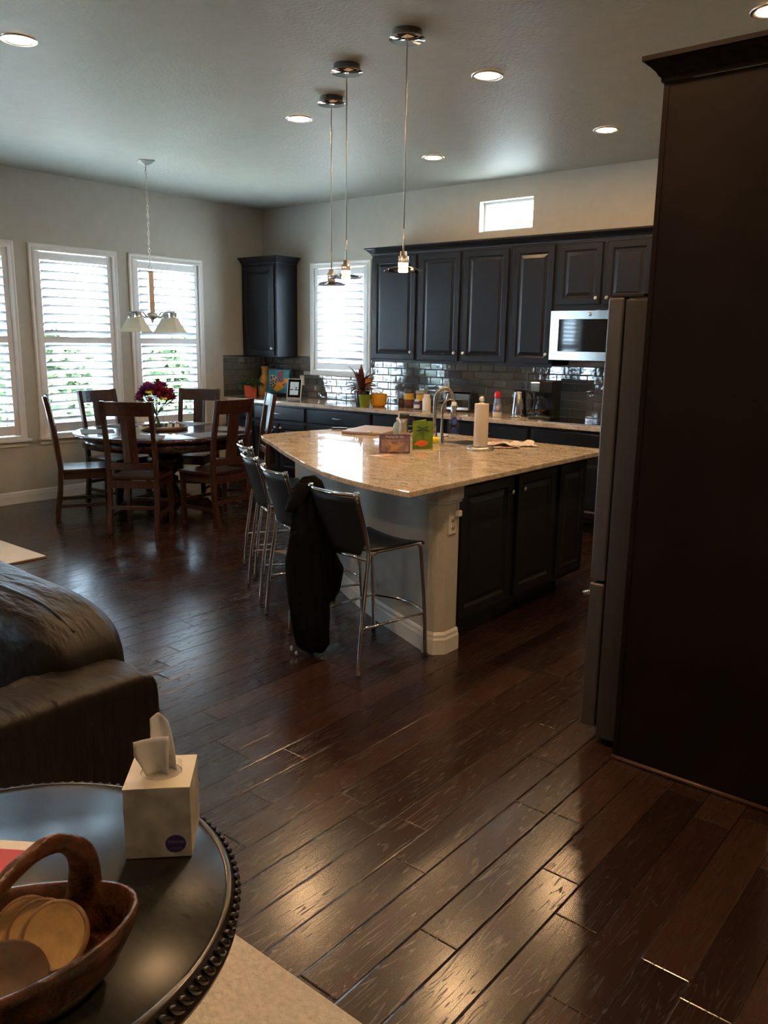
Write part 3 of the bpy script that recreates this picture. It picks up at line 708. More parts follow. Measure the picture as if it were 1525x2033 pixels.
#@@PART2
# ---------------------------------------------------------------- dining set
TC=(1.35,-2.45)
tb=thing('dining_table','round dark wood pedestal dining table surrounded by six chairs','table',(*TC,0))
bm=BM(); lathe(bm,[(0,.722),(.765,.722),(.785,.730),(.79,.745),(.78,.757),(.765,.760),(0,.760)],64); obj('tabletop',bm,M_tblwood,tb)
bm=BM(); lathe(bm,[(.69,.721),(.715,.721),(.715,.635),(.69,.635),(.69,.721)],64); obj('apron',bm,M_tblwood,tb)
bm=BM(); lathe(bm,[(0,.72),(.16,.72),(.16,.66),(.085,.64),(.08,.60),(.135,.56),(.165,.49),(.150,.42),(.095,.37),(.075,.35),(.11,.33),(.11,.30),(.085,.27),(.12,.20),(.17,.13),(.17,.10),(0,.10)],32); obj('pedestal',bm,M_tblwood,tb)
for k in range(4):
    a=PI/4+k*PI/2; bm=BM()
    out=[(.10,.20),(.22,.16),(.36,.13),(.42,.07),(.42,.0),(.36,.0),(.33,.04),(.22,.05),(.10,.05)]
    M=Matrix.Rotation(a,4,'Z')@Matrix.Rotation(PI/2,4,'X')
    prism(bm,out,-.045,.045,M=M); obj('foot',bm,M_tblwood,tb,bevel=.012)

def make_chair(label):
    t=thing('dining_chair',label,'chair',(0,0,0),0,'dark wood dining chairs around the round table')
    # faces +Y; rear legs/posts
    for s in (-1,1):
        bm=BM(); pts=[(-.250,0),(-.212,.25),(-.200,.46),(-.225,.75),(-.285,1.085)]
        w=.019
        L=[[bm.verts.new((s*.195+dx,y+dy,z)) for dx,dy in ((-w,-w),(w,-w),(w,w),(-w,w))] for y,z in pts]
        for A,B in zip(L,L[1:]):
            for i in range(4): bm.faces.new((A[i],A[(i+1)%4],B[(i+1)%4],B[i]))
        bm.faces.new(L[0][::-1]); bm.faces.new(L[-1]); obj('rear_leg',bm,M_wood,t,bevel=.004)
    for s in (-1,1):
        bm=BM(); box(bm,s*.183-.020,s*.183+.020,.170,.210,.003,.435); l=obj('front_leg',bm,M_wood,t,bevel=.004)
    bm=BM()
    pts=[(-.215,-.18),(.215,-.18),(.205,.222),(-.205,.222)]
    prism(bm,pts,.437,.465); obj('seat',bm,M_wood,t,bevel=.006)
    bm=BM()
    for s in (-1,1): box(bm,s*.183-.010,s*.183+.010,-.18,.170,.375,.4365)
    box(bm,-.163,.163,.180,.200,.375,.4365); box(bm,-.176,.176,-.222,-.204,.375,.4365); obj('seat_apron',bm,M_wood,t)
    def bow(bm,z0,z1,y0,y1,cur,n=8,th=.022,w=.176):
        A=[]
        for i in range(n+1):
            u=-1+2*i/n; x=u*w; c=cur*(1-u*u)
            A.append([bm.verts.new((x,y0-c,z0)),bm.verts.new((x,y0-c+th,z0)),bm.verts.new((x,y1-c+th,z1)),bm.verts.new((x,y1-c,z1))])
        for a,b in zip(A,A[1:]):
            for i in range(4): bm.faces.new((a[i],a[(i+1)%4],b[(i+1)%4],b[i]))
        bm.faces.new(A[0]); bm.faces.new(A[-1][::-1])
    bm=BM(); bow(bm,.965,1.08,-.272,-.296,.02); obj('top_rail',bm,M_wood,t,bevel=.004)
    bm=BM(); bow(bm,.525,.585,-.217,-.222,.015); obj('lower_rail',bm,M_wood,t,bevel=.003)
    bm=BM(); bow(bm,.585,.966,-.226,-.278,.014,4,.014,.060); obj('back_splat',bm,M_wood,t,bevel=.003)
    for x0,x1,y0,y1,z in ((-.200,-.178,-.225,.170,.13),(.178,.200,-.225,.170,.13),(-.163,.163,.182,.200,.19),(-.176,.176,-.232,-.214,.20)):
        bm=BM(); box(bm,x0,x1,y0,y1,z,z+.028); obj('stretcher',bm,M_wood,t)
    for s in (-1,1):
        for y in (-.25,.190):
            q_=.195 if y<0 else .183; bm=BM(); cyl(bm,(s*q_,y,0),(s*q_,y,.004),.014); obj('glide',bm,M_wh,t)
    return t
CH=[(-53,.66,'dark wood dining chair in front, its full back turned to the viewer'),
    (-118.5,.70,'dark wood dining chair seen in profile at the left end of the table'),
    (4,.635,'dark wood dining chair at the right of the table, next to the bar stools'),
    (57,.70,'dark wood dining chair with sunlit pale-looking back, beside the base cabinets'),
    (122,.66,'dark wood dining chair behind the table, right of the flowers, before the right window'),
    (186,.65,'dark wood dining chair behind the table, before the middle window')]
c0=make_chair(CH[0][2])
for i,(a,r,l) in enumerate(CH):
    th=math.radians(a); x=TC[0]+r*math.cos(th); y=TC[1]+r*math.sin(th)
    rz=th+PI/2   # local +Y points to the table centre
    if i==0: c0.location=(x,y,0); c0.rotation_euler=(0,0,rz)
    else: dup(c0,(x,y,0),rz,l)
# placemats
M_mat=mat('woven_grey',(.13,.125,.12),.7,bump=.6,bscale=260,bdist=.002)
PL=['left end of the table','front chair','right chair','chair beside the base cabinets','rear right chair','rear middle chair']
for (a,r,l),nm in zip(CH,['the front chair','the left profile chair','the right chair','the sunlit chair','the rear right chair','the rear left chair']):
    th=math.radians(a); bm=BM(); prism(bm,[(-.21,-.14),(.21,-.14),(.15,.14),(-.15,.14)],0,.003)
    o=obj('placemat',bm,M_mat); o.location=(TC[0]+.575*math.cos(th),TC[1]+.575*math.sin(th),.7605); o.rotation_euler=(0,0,th+PI/2)
    tag(o,'flat grey woven placemat on the round table before '+nm,'placemat','grey placemats on the dining table')
# tray
ty=thing('serving_tray','round brown tray with a raised rim holding flowers and shakers','tray',(1.315,-2.42,.7605))
bm=BM(); lathe(bm,[(0,0),(.205,0),(.215,.035),(.207,.036),(.198,.008),(0,.008)],40); obj('tray_body',bm,mat('tray_wood',(.13,.085,.05),.4,.3,var=.3),ty)
bm=BM(); tube(bm,smoothpath([(-.03,-.213,.03),(-.06,-.235,.045),(0,-.245,.02),(.06,-.225,.045),(.03,-.213,.03)],5),.006,8); obj('rope_handle',bm,M_coaster,ty)
vx,vy=1.245,-2.45
va=thing('glass_vase','clear glass jar vase on the tray with green stems in water','vase',(vx,vy,.769))
bm=BM(); lathe(bm,[(0,0),(.060,0),(.066,.01),(.066,.095),(.050,.120),(.048,.150),(.051,.152)],24); obj('jar',bm,M_glass,va)
bm=BM(); rr=random.Random(3)
tops=[]
for i in range(52):
    a=rr.uniform(0,2*PI); r=.17*math.sqrt(rr.random()); tops.append((r*math.cos(a),r*math.sin(a),.24+.14*(1-(r/.18)**2)+rr.uniform(-.03,.01)))
fl=thing('flower_bouquet','mixed bouquet of magenta, purple and yellow flowers in the glass vase','flowers',(vx,vy,.775))
for t_ in tops[:16]: tube(bm,smoothpath([(-t_[0]*.25,-t_[1]*.25,0),(t_[0]*.1,t_[1]*.1,.13),t_],3),.003,5)
obj('stems',bm,M_leaf,fl)
def blossom(bm,c,r,n=26,seed=0):
    q=random.Random(seed)
    for ring in range(3):
        for i in range(n//2):
            a=2*PI*i/(n//2)+ring*.2+q.uniform(-.1,.1); e=math.radians(15+ring*28)
            d=Vector((math.cos(a)*math.cos(e),math.sin(a)*math.cos(e),math.sin(e))); s=Vector((-math.sin(a),math.cos(a),0))*r*.17
            C=Vector(c); bm.faces.new([bm.verts.new(p) for p in (C,C+d*r*.6+s,C+d*r,C+d*r*.6-s)])
for i,t_ in enumerate(tops):
    bm=BM(); m_=[M_purple,M_violetf,M_redf,M_purple,M_yel2][i%5] if i%5!=4 or t_[0]>0 else M_purple
    if m_ is M_yel2:
        for k in range(4): ball(bm,(t_[0]+rr.uniform(-.03,.03),t_[1]+rr.uniform(-.03,.03),t_[2]+rr.uniform(.0,.03)),.02,(1,1,.7),8)
    else: blossom(bm,t_,.062,34,i); ball(bm,(t_[0],t_[1],t_[2]+.008),.012,(1,1,.7),8)
    obj('blossom',bm,m_,fl)
def leafy(bm,n,c,rad,h,size,seed,up=.3,w=.45):
    q=random.Random(seed)
    for i in range(n):
        a=q.uniform(0,2*PI); r=rad*math.sqrt(q.random()); P=Vector((c[0]+r*math.cos(a),c[1]+r*math.sin(a),c[2]+h*q.random()*(1-.5*r/rad)))
        d=Vector((math.cos(a),math.sin(a),q.uniform(-.3,1)*up+.1)).normalized(); s=Vector((-math.sin(a),math.cos(a),q.uniform(-.4,.4))).normalized()*size*w*.5; L=size*q.uniform(.7,1.1)
        dr=Vector((0,0,-L*.25))
        v=[P,P+d*L*.45+s,P+d*L+dr,P+d*L*.45-s,P+d*L*.5+Vector((0,0,-L*.03))]
        V=[bm.verts.new(x) for x in v]
        bm.faces.new((V[0],V[4],V[1]));bm.faces.new((V[1],V[4],V[2]));bm.faces.new((V[2],V[4],V[3]));bm.faces.new((V[3],V[4],V[0]))
bm=BM(); leafy(bm,40,(0,0,.20),.11,.12,.07,5); leafy(bm,4,(.03,.03,.40),.02,.03,.06,6,2); obj('leaves',bm,M_leaf,fl)
for x,y,l in ((1.425,-2.44,'left small glass shaker with silver cap on the tray'),(1.475,-2.40,'right small glass shaker with silver cap on the tray')):
    s=thing('shaker',l,'shaker',(x,y,.769),group='salt and pepper shakers')
    bm=BM(); lathe(bm,[(0,0),(.022,0),(.023,.02),(.018,.055),(0,.055)],12); obj('shaker_body',bm,mat('shaker_glass_%d'%(x*1000),(.62,.63,.62),.15,trans=.3),s)
    bm=BM(); lathe(bm,[(.018,.055),(.019,.068),(.010,.078),(0,.079)],12); obj('cap',bm,M_chrome,s)

# ---------------------------------------------------------------- bar stools
def make_stool(label):
    t=thing('bar_stool',label,'bar stool',(0,0,0),0,'black and chrome bar stools along the island')
    W=.172; F=.190; r=.0105
    for s in (-1,1):
        bm=BM(); tube(bm,smoothpath([(s*(W+.012),-.218,.008),(s*(W+.008),-.195,.25),(s*W,-.160,.50),(s*W,-.150,.595),(s*W,-.165,.68),(s*(W-.002),-.225,.885)],4),r,10); obj('rear_leg',bm,M_chrome,t)
        bm=BM(); tube(bm,smoothpath([(s*(F+.010),.222,.008),(s*(F+.006),.21,.25),(s*F,.190,.50),(s*F,.175,.592),(s*F,.14,.603),(s*W,-.150,.595)],4),r,10); obj('front_leg',bm,M_chrome,t)
    bm=BM(); n=14
    # seat sling with slight sag
    G=[]
    for i in range(n+1):
        u=-1+2*i/n; sag=.018*(1-u*u); w_=lambda y:(W+.010+(F-W)*min(1,(y+.15)/.33))
        G.append([(u*w_(-.135),-.135,.613-sag),(u*w_(0),0,.611-sag*1.1),(u*w_(.12),.12,.613-sag),(u*w_(.18),.182,.610-sag),(u*w_(.18),.196,.597-sag)])
    def grid(bm,G):
        V=[[bm.verts.new(p) for p in row] for row in G]
        for a,b in zip(V,V[1:]):
            for j in range(len(a)-1): f=bm.faces.new((a[j],a[j+1],b[j+1],b[j])); f.smooth=True
    grid(bm,G); obj('seat',bm,M_leather,t,solid=.010)
    bm=BM(); G=[]
    for i in range(n+1):
        u=-1+2*i/n; x=u*(W+.010); row=[]
        low=.585+.085*max(0,abs(u)-.72)/.28*1.0
        for k in range(9):
            q=k/8; z=low+(.872-low)*q
            yy=-.150-(.075)*max(0,(z-.62)/.265)**1.15 if z>.62 else -.150+(.62-z)*.3
            row.append((x,yy-.045*(1-u*u),z))
        G.append(row)
    grid(bm,G); obj('backrest',bm,M_leather,t,solid=.008)
    bm=BM(); tube(bm,smoothpath([(-W,-.224,.884),(-W*.6,-.258,.884),(0,-.272,.884),(W*.6,-.258,.884),(W,-.224,.884)],4),.0095,10); obj('back_rod',bm,M_chrome,t)
    for s in (-1,1):
        bm=BM(); cyl(bm,(s*(W),-.219,.868),(s*(W),-.228,.897),.0145,14); obj('end_cap',bm,M_chrome,t)
    zf=.235
    for s in (-1,1):
        bm=BM(); tube(bm,[(s*(W+.009),-.200,zf),(s*(F+.007),.212,zf)],.007,8); obj('side_rail',bm,M_chrome,t)
    bm=BM(); tube(bm,smoothpath([(-F-.007,.212,zf),(-F*.5,.255,zf),(0,.272,zf),(F*.5,.255,zf),(F+.007,.212,zf)],4),.008,8); obj('footrest',bm,M_chrome,t)
    bm=BM(); tube(bm,[(-W,-.158,.565),(W,-.158,.565)],.008,8); obj('seat_crossbar',bm,M_chrome,t)
    for s in (-1,1):
        for y in (-.218,.222):
            bm=BM(); q_=(W+.012) if y<0 else (F+.010); cyl(bm,(s*q_,y,0),(s*q_,y,.012),.0125); obj('foot_cap',bm,M_black,t)
    return t
def ang(dx,dy): return math.atan2(dy,dx)-PI/2
ST=[(5.055,-3.905,ang(.14,.99),'nearest black bar stool with a black jacket hanging on its back'),
    (4.454,-3.687,ang(.385,.92),'second black bar stool from the front, just behind the one with the jacket'),
    (3.97,-3.42,ang(.50,.86),'third black bar stool along the curved island edge'),
    (3.57,-3.11,ang(.5,.866),'farthest black bar stool, beside the dining chairs')]
s0=make_stool(ST[0][3])
for i,(x,y,a,l) in enumerate(ST):
    if i==0: s0.location=(x,y,0); s0.rotation_euler=(0,0,a)
    else: dup(s0,(x,y,0),a,l)
# jacket over the back of the nearest stool
jk=thing('jacket','long black jacket draped over the left side of the nearest stool back, reaching the floor','jacket',(4.80,-4.10,0))
def drape(bm,secs,seed,n=40,dirx=Vector((.80,.60,0)),diry=Vector((-.60,.80,0)),fold=.012):
    rings=[]
    P=[]
    for a,b in zip(secs,secs[1:]):
        for k in range(5): P.append([a[i]+(b[i]-a[i])*k/5 for i in range(5)])
    P.append(list(secs[-1]))
    for z,cx,cy,hw,ht_ in P:
        rg=[]
        for i in range(n):
            t=2*PI*i/n; c_,s_=math.cos(t),math.sin(t)
            u=cx+hw*math.copysign(abs(c_)**.8,c_); v=cy+ht_*s_
            f=1+0*t
            nz=noise.noise(Vector((u*16+seed,s_*1.3,z*2.2)))
            v+=fold*nz*2+fold*.9*math.sin(u*95+z*5+seed)*(1 if s_<0 else .4); u+=fold*.6*noise.noise(Vector((z*7,seed,s_)))
            p=dirx*u+diry*v+Vector((0,0,z+.012*noise.noise(Vector((u*20,z*6,seed)))*(z>.06)))
            rg.append(bm.verts.new(p))
        rings.append(rg)
    for a,b in zip(rings,rings[1:]):
        for i in range(n): f=bm.faces.new((a[i],a[(i+1)%n],b[(i+1)%n],b[i])); f.smooth=True
    bm.faces.new(rings[0]); bm.faces.new(rings[-1][::-1])
bm=BM()
drape(bm,[(.020,.050,-.02,.050,.030),(.06,.045,-.02,.085,.045),(.25,.030,-.02,.105,.050),(.38,.02,-.02,.108,.050),(.50,.025,-.02,.118,.050),(.62,.045,-.02,.115,.052),(.74,.04,-.01,.095,.050),(.84,.035,.0,.082,.048),(.895,.030,.012,.06,.035),(.925,.025,.012,.03,.018)],1.7)
obj('jacket_body',bm,M_coat,jk,subs=1)
bm=BM()
drape(bm,[(.285,.118,-.015,.03,.025),(.36,.125,-.015,.060,.035),(.46,.150,-.02,.055,.038),(.55,.115,-.02,.05,.040),(.62,.09,-.02,.05,.04)],4.1,24)
obj('sleeve',bm,M_coat,jk,subs=1)
bm=BM()
drape(bm,[(.745,-.055,-.02,.035,.035),(.79,-.030,-.015,.05,.040),(.85,-.005,-.01,.050,.040),(.90,.01,.0,.045,.032)],8.3,24)
obj('sleeve',bm,M_coat,jk,subs=1)
bm=BM()
drape(bm,[(.205,-.018,-.02,.05,.022),(.30,-.015,-.02,.06,.03),(.5,.0,-.02,.06,.03),(.66,-.01,-.02,.05,.03)],6.2,24)
obj('jacket_front',bm,M_coat,jk,subs=1)
bm=BM(); ball(bm,(-.035,-.055,.035),.011,(1,1,1.5),10); ball(bm,(.0,-.06,.022),.009,(1,1,1.2),10); obj('toggle',bm,M_nickel,jk)
# floor vent by the island end
bm=BM(); box(bm,-.15,.15,-.05,.05,.0006,.006)
for k in range(12): box(bm,-.138+k*.0235,-.124+k*.0235,-.038,.038,.006,.009)
o=obj('floor_vent',bm,mat('tan_metal',(.36,.27,.18),.5)); o.location=(3.27,-2.74,0); tag(o,'small tan floor vent beside the far end of the island','vent')

# ---------------------------------------------------------------- things on the island
IZ=.9155
def onisl(x,y,z=0): return (x,y,IZ+z)
CAMDIR=math.atan2(-6.89+2.9,7.61-4.6)   # rough heading back to the living room
# purple card
cd=thing('greeting_card','purple greeting card with a small bird picture standing on the island','card',onisl(4.56,-3.09),math.radians(44))
bm=BM(); box(bm,-.093,.093,-.0005,.0008,0.001,.117); obj('card_front',bm,mat('card_purple',(.135,.085,.16),.5,var=.35,vscale=30),cd)
bm=BM(); box(bm,-.093,.093,0,.0013,0,.117,M=Matrix.Rotation(math.radians(-24),4,'X')@Matrix.Translation((0,0,0))); 
for v in bm.verts: v.co.y+=.049; v.co.z+=.001
for v in bm.verts: v.co.z=max(v.co.z,.0008)
bm.free()
bm=BM(); V=[(-.093,.05,.001),(.093,.05,.001),(.093,.001,.117),(-.093,.001,.117)]; quad(bm,V); obj('card_back',bm,M_paper,cd,solid=.001)
bm=BM()
quad(bm,[(-.08,-.0015,.012),(.085,-.0015,.012),(.085,-.0015,.085),(-.08,-.0015,.085)]); obj('picture',bm,mat('card_mist',(.30,.20,.20),.6,var=.5,vscale=22),cd)
bm=BM()
for pts in ([(-.03,.02),(.015,.015),(.02,.035),(-.005,.055),(-.022,.045)],[(-.02,.045),(-.035,.055),(-.04,.07),(-.012,.052)],[(.005,.035),(.05,.062),(.055,.060),(.018,.028)],[(-.045,.005),(.03,.012),(.05,-.0),(-.03,.018)]):
    quad(bm,[(x,-.0025,z+.003) for x,z in pts[:4]]) if len(pts)==4 else bm.faces.new([bm.verts.new((x,-.0025,z+.003)) for x,z in pts])
obj('bird_print',bm,mat('card_gold',(.50,.29,.13),.6,var=.3,vscale=60),cd)
tx=text_mesh('Praying for You',.0175,M_paper,'lettering',.25); tx.parent=cd; tx.location=(0,-.002,.1); tx.rotation_euler=(PI/2,0,0)
o=thing('folded_note','small folded note with orange print lying before the purple card','card',onisl(4.59,-3.20),math.radians(44))
bm=BM(); V=[(-.065,-.028,.001),(-.025,-.045,.001),(.055,-.012,.004),(.01,.012,.010),(-.055,.0,.004)]; bm.faces.new([bm.verts.new(v) for v in V]); obj('note_paper',bm,mat('note_tan',(.50,.33,.22),.6,var=.2),o,solid=.0012)
bm=BM(); V=[(-.105,.0,.0015),(-.07,-.038,.0015),(-.026,-.0455,.0022),(-.055,.0,.0052)]; bm.faces.new([bm.verts.new(v) for v in V]); obj('white_corner',bm,M_paper,o,solid=.001)
# dragonfly card
dg=thing('greeting_card','green greeting card with a dragonfly above an orange flower, standing on the island','card',onisl(4.56,-2.81),math.radians(46))
bm=BM(); box(bm,-.065,.065,-.0005,.0008,.001,.176); obj('card_front',bm,mat('card_green',(.12,.20,.02),.35,var=.55,vscale=14),dg)
bm=BM(); quad(bm,[(-.065,.0012,.175),(-.065,.0012,.001),(.03,.07,.001),(.03,.07,.182)]); obj('card_back',bm,mat('card_lime',(.33,.42,.12),.5),dg,solid=.001)
bm=BM(); y=-.0015
def wing(sx,x1,z1,w,z0=.128):
    n=10; P=[]
    for i in range(n+1):
        t=i/n; P.append((sx*x1*t,z0+(z1-z0)*t+w*math.sin(PI*min(1,t*1.05)**.8)))
    for i in range(n,-1,-1):
        t=i/n; P.append((sx*x1*t,z0+(z1-z0)*t-w*.7*math.sin(PI*min(1,t*1.05)**.8)))
    Q=[]
    for p in P:
        if not Q or (abs(p[0]-Q[-1][0])+abs(p[1]-Q[-1][1]))>1e-4: Q.append(p)
    if abs(Q[0][0]-Q[-1][0])+abs(Q[0][1]-Q[-1][1])<1e-4: Q.pop()
    bm.faces.new([bm.verts.new((a,y,b)) for a,b in Q])
for s in (-1,1): wing(s,.045,.145,.005); wing(s,.050,.112,.007,.122)
box(bm,-.002,.002,y-.0004,y,.060,.135); ball(bm,(0,y,.134),.004,(1,.1,1),8)
obj('dragonfly_print',bm,mat('dragonfly_teal',(.012,.05,.055),.4),dg)
bm=BM(); q=random.Random(4)
for i in range(40):
    a=PI*(i/39)+q.uniform(-.08,.08); r=q.uniform(.6,1); c=(-.008,.030); X=c[0]+.042*r*math.cos(a); Z_=c[1]+.026*r*math.sin(a)
    d=.006; bm.faces.new([bm.verts.new((c[0]+(X-c[0])*.2,-.0018-.00001*i,c[1]+(Z_-c[1])*.2)),bm.verts.new((X+d*math.sin(a),-.0018-.00001*i,Z_-d*math.cos(a)*.6)),bm.verts.new((X+.008*math.cos(a),-.0018-.00001*i,Z_+.006*math.sin(a))),bm.verts.new((X-d*math.sin(a),-.0018-.00001*i,Z_+d*math.cos(a)*.6))])
for i in range(14):
    a=-PI*(i+.5)/14; X=-.008+.03*math.cos(a); Z_=.030+.012*math.sin(a); bm.faces.new([bm.verts.new((-.008,-.0021,.032)),bm.verts.new((X-.004,-.0021,Z_)),bm.verts.new((X+.004,-.0021,Z_))])
obj('flower_print',bm,M_orange,dg)
# pepper
bm=BM(); tube(bm,smoothpath([(-.045,-.01,.014),(-.03,0,.022),(0,.005,.027),(.03,.0,.024),(.05,-.005,.020)],5),[.006,.010,.013,.016,.018,.019,.020,.021,.022,.022,.022,.021,.021,.020,.020,.019,.018,.015,.012,.008,.004],14)
bn=thing('pepper','small yellow pepper lying behind the dragonfly card','vegetable',onisl(4.46,-2.545),math.radians(70))
obj('pepper_body',bm,M_yel2,bn,smooth=True)
bm=BM(); tube(bm,[(.05,-.005,.020),(.062,-.006,.024),(.070,-.004,.030)],[.006,.004,.0035],8); obj('stem',bm,M_leaf,bn)
# soap bottle
sp=thing('soap_dispenser','clear soap pump bottle with pale pump on the island','bottle',onisl(3.98,-2.33))
bm=BM(); lathe(bm,[(0,0),(.036,0),(.040,.008),(.040,.06),(.030,.088),(.013,.105),(.013,.115),(0,.115)],20); obj('bottle_body',bm,mat('soap_clear',(.50,.66,.60),.08,trans=.6,var=.05),sp)
bm=BM(); lathe(bm,[(.015,.113),(.015,.128),(.005,.13),(.005,.155),(.012,.156),(.012,.166),(0,.168)],14); tube(bm,[(0,0,.161),(-.03,-.02,.160)],.004); obj('pump',bm,mat('pump_cream',(.62,.50,.42),.4),sp)
# travel mug
mg=thing('travel_mug','steel travel mug with black lid and handle behind the cards','mug',onisl(4.085,-2.40))
bm=BM(); lathe(bm,[(0,0),(.030,0),(.034,.05),(.030,.10),(.036,.14),(0,.14)],24); obj('mug_body',bm,mat('mug_steel',(.42,.37,.30),.25,1),mg)
bm=BM(); lathe(bm,[(.037,.14),(.038,.162),(.030,.170),(0,.170)],24); obj('lid',bm,M_black,mg)
bm=BM(); tube(bm,smoothpath([(.033,.02,.135),(.058,.035,.13),(.062,.038,.09),(.055,.033,.05),(.033,.02,.04)],4),.006); obj('handle',bm,M_black,mg)
# faucets
M_fauc=mat('faucet_steel',(.36,.33,.30),.24,1)
fc=thing('kitchen_faucet','tall brushed steel gooseneck faucet on the island sink','faucet',onisl(4.30,-2.33),math.radians(38))
bm=BM(); lathe(bm,[(0,0),(.030,0),(.030,.008),(.021,.02),(.017,.06),(.0155,.10)],20); tube(bm,smoothpath([(0,0,.09),(0,0,.26),(.012,0,.312),(.05,0,.350),(.095,0,.343),(.122,0,.30),(.128,0,.235)],6),.0125,14); lathe(bm,[(.0150,.24),(.019,.235),(.021,.15),(.017,.145),(0,.145)],18,(.129,0,0)); obj('spout',bm,M_fauc,fc)
bm=BM(); tube(bm,smoothpath([(0,-.02,.055),(0,-.045,.065),(.005,-.085,.09)],4),[.007]*5+[.006]*4); obj('lever',bm,M_fauc,fc)
f2=thing('filter_faucet','slim curved steel filtered water tap right of the tall faucet','faucet',onisl(4.53,-2.565),math.radians(40))
bm=BM(); lathe(bm,[(0,0),(.016,0),(.014,.02),(.0125,.05),(.008,.13),(.006,.20)],16); tube(bm,smoothpath([(0,0,.19),(0,0,.24),(.02,0,.285),(.055,0,.298),(.088,0,.275),(.098,0,.245)],5),.0058,10); obj('spout',bm,M_fauc,f2)
bm=BM(); tube(bm,[(.01,0,.055),(.045,-.005,.062)],.004); obj('lever',bm,M_fauc,f2)
# clear water bottle
wb=thing('water_bottle','tall clear glass water bottle with blue emblem beside the slim tap','bottle',onisl(4.60,-2.535))
bm=BM(); lathe(bm,[(0,0),(.035,0),(.037,.006),(.037,.16),(.033,.195),(.018,.23),(.014,.25),(.014,.268)],24); obj('bottle_body',bm,M_glass,wb)
bm=BM(); lathe(bm,[(.016,.262),(.016,.285),(0,.286)],16); obj('cap',bm,mat('clear_cap',(.6,.62,.62),.2),wb)
bm=BM()
for zc,r in ((.165,.025),(.105,.022)):
    n=20; vs=[]
    for i in range(n):
        a=2*PI*i/n; u=r*.8*math.cos(a); th=math.radians(-48)+u/.0378; vs.append(bm.verts.new((.0378*math.cos(th),.0378*math.sin(th),zc+r*math.sin(a))))
    bm.faces.new(vs)
obj('emblem',bm,M_blue,wb)
bm=BM()
for zc,r in ((.165,.016),):
    n=20; vs=[]
    for i in range(n):
        a=2*PI*i/n; u=r*.8*math.cos(a); th=math.radians(-48)+u/.0385; vs.append(bm.verts.new((.0385*math.cos(th),.0385*math.sin(th),zc+r*math.sin(a))))
    for i in range(n): pass
    bm.faces.new(vs)
obj('emblem_center',bm,mat('emblem_blue',(.06,.10,.45),.4),wb)
# paper towels
pt=thing('paper_towel_holder','white paper towel roll on a steel stand with round finial','paper towel',onisl(4.825,-2.555))
bm=BM(); lathe(bm,[(0,0),(.085,0),(.088,.006),(.085,.016),(.02,.02),(0,.02)],36); obj('base',bm,M_nickel,pt)
bm=BM(); lathe(bm,[(.012,.021),(.044,.021),(.045,.024),(.045,.285),(.044,.288),(.012,.288)],36); obj('towel_roll',bm,M_towel,pt)
bm=BM(); cyl(bm,(0,0,.02),(0,0,.30),.006); lathe(bm,[(.018,.288),(.018,.294),(.010,.298)],16); ball(bm,(0,0,.316),.019); obj('finial_rod',bm,M_nickel,pt)
# crumpled paper / packet
def crumple(bm,w,d,h,n,seed,amp=.012):
    V=[]
    for i in range(n+1):
        row=[]
        for j in range(n+1):
            x=-w/2+w*i/n;y=-d/2+d*j/n
            row.append(bm.verts.new((x+.01*noise.noise(Vector((x*40,y*40,seed))),y+.01*noise.noise(Vector((y*40,x*40,seed+3))),.0015+h*abs(noise.noise(Vector((x*14,y*14,seed))))+amp*abs(noise.noise(Vector((x*40,y*40,seed+9)))))))
        V.append(row)
    for i in range(n):
        for j in range(n): bm.faces.new((V[i][j],V[i+1][j],V[i+1][j+1],V[i][j+1]))
bm=BM(); crumple(bm,.34,.16,.035,16,2.3); o=obj('paper_towel_sheet',bm,M_towel); o.location=onisl(4.845,-2.235); o.rotation_euler=(0,0,math.radians(42)); tag(o,'crumpled sheet of paper towel lying right of the roll','paper')
bm=BM(); crumple(bm,.17,.07,.02,12,5.1,.006); o=obj('snack_wrapper',bm,mat('wrapper',(.50,.34,.30),.3,var=.4,vscale=40)); o.location=onisl(4.91,-2.37); o.rotation_euler=(0,0,math.radians(40)); tag(o,'small shiny pinkish wrapper in front of the crumpled paper towel','wrapper')
# laptop-like closed tablet / folded board
lp=thing('folder_case','flat tan zip case lying at the far left corner of the island','case',onisl(0,0))
bm=BM(); prism(bm,[(3.60,-2.52),(3.92,-2.43),(3.78,-2.02),(3.45,-2.08)],.001,.020); obj('case_body',bm,mat('case_tan',(.36,.27,.22),.45),lp,bevel=.005)
bm=BM(); tube(bm,[(3.80,-2.465,.021),(3.83,-2.475,.026),(3.84,-2.45,.021)],.003); obj('zipper_pull',bm,M_nickel,lp)
bm=BM(); box(bm,-.06,.06,-.02,.02,.001,.014); o=obj('eyeglasses_case',bm,M_black,bevel=.005); o.location=onisl(3.40,-2.32); o.rotation_euler=(0,0,.6); tag(o,'small black case left of the tan case on the island','case')
# sink (undermount) as recessed dark steel tray rim visible through counter
sk=thing('island_sink','steel sink set in the island countertop behind the paper towels','sink',onisl(4.62,-2.32))
bm=BM(); prism(bm,[(-.20,-.10),(.04,-.15),(.12,.02),(-.10,.10)],.0005,.004); obj('sink_rim',bm,M_steel,sk,bevel=.001)
bm=BM(); prism(bm,[(-.18,-.085),(.03,-.13),(.10,.015),(-.09,.08)],.0041,.005); obj('sink_basin',bm,mat('basin_dark',(.06,.065,.075),.3,.6),sk)

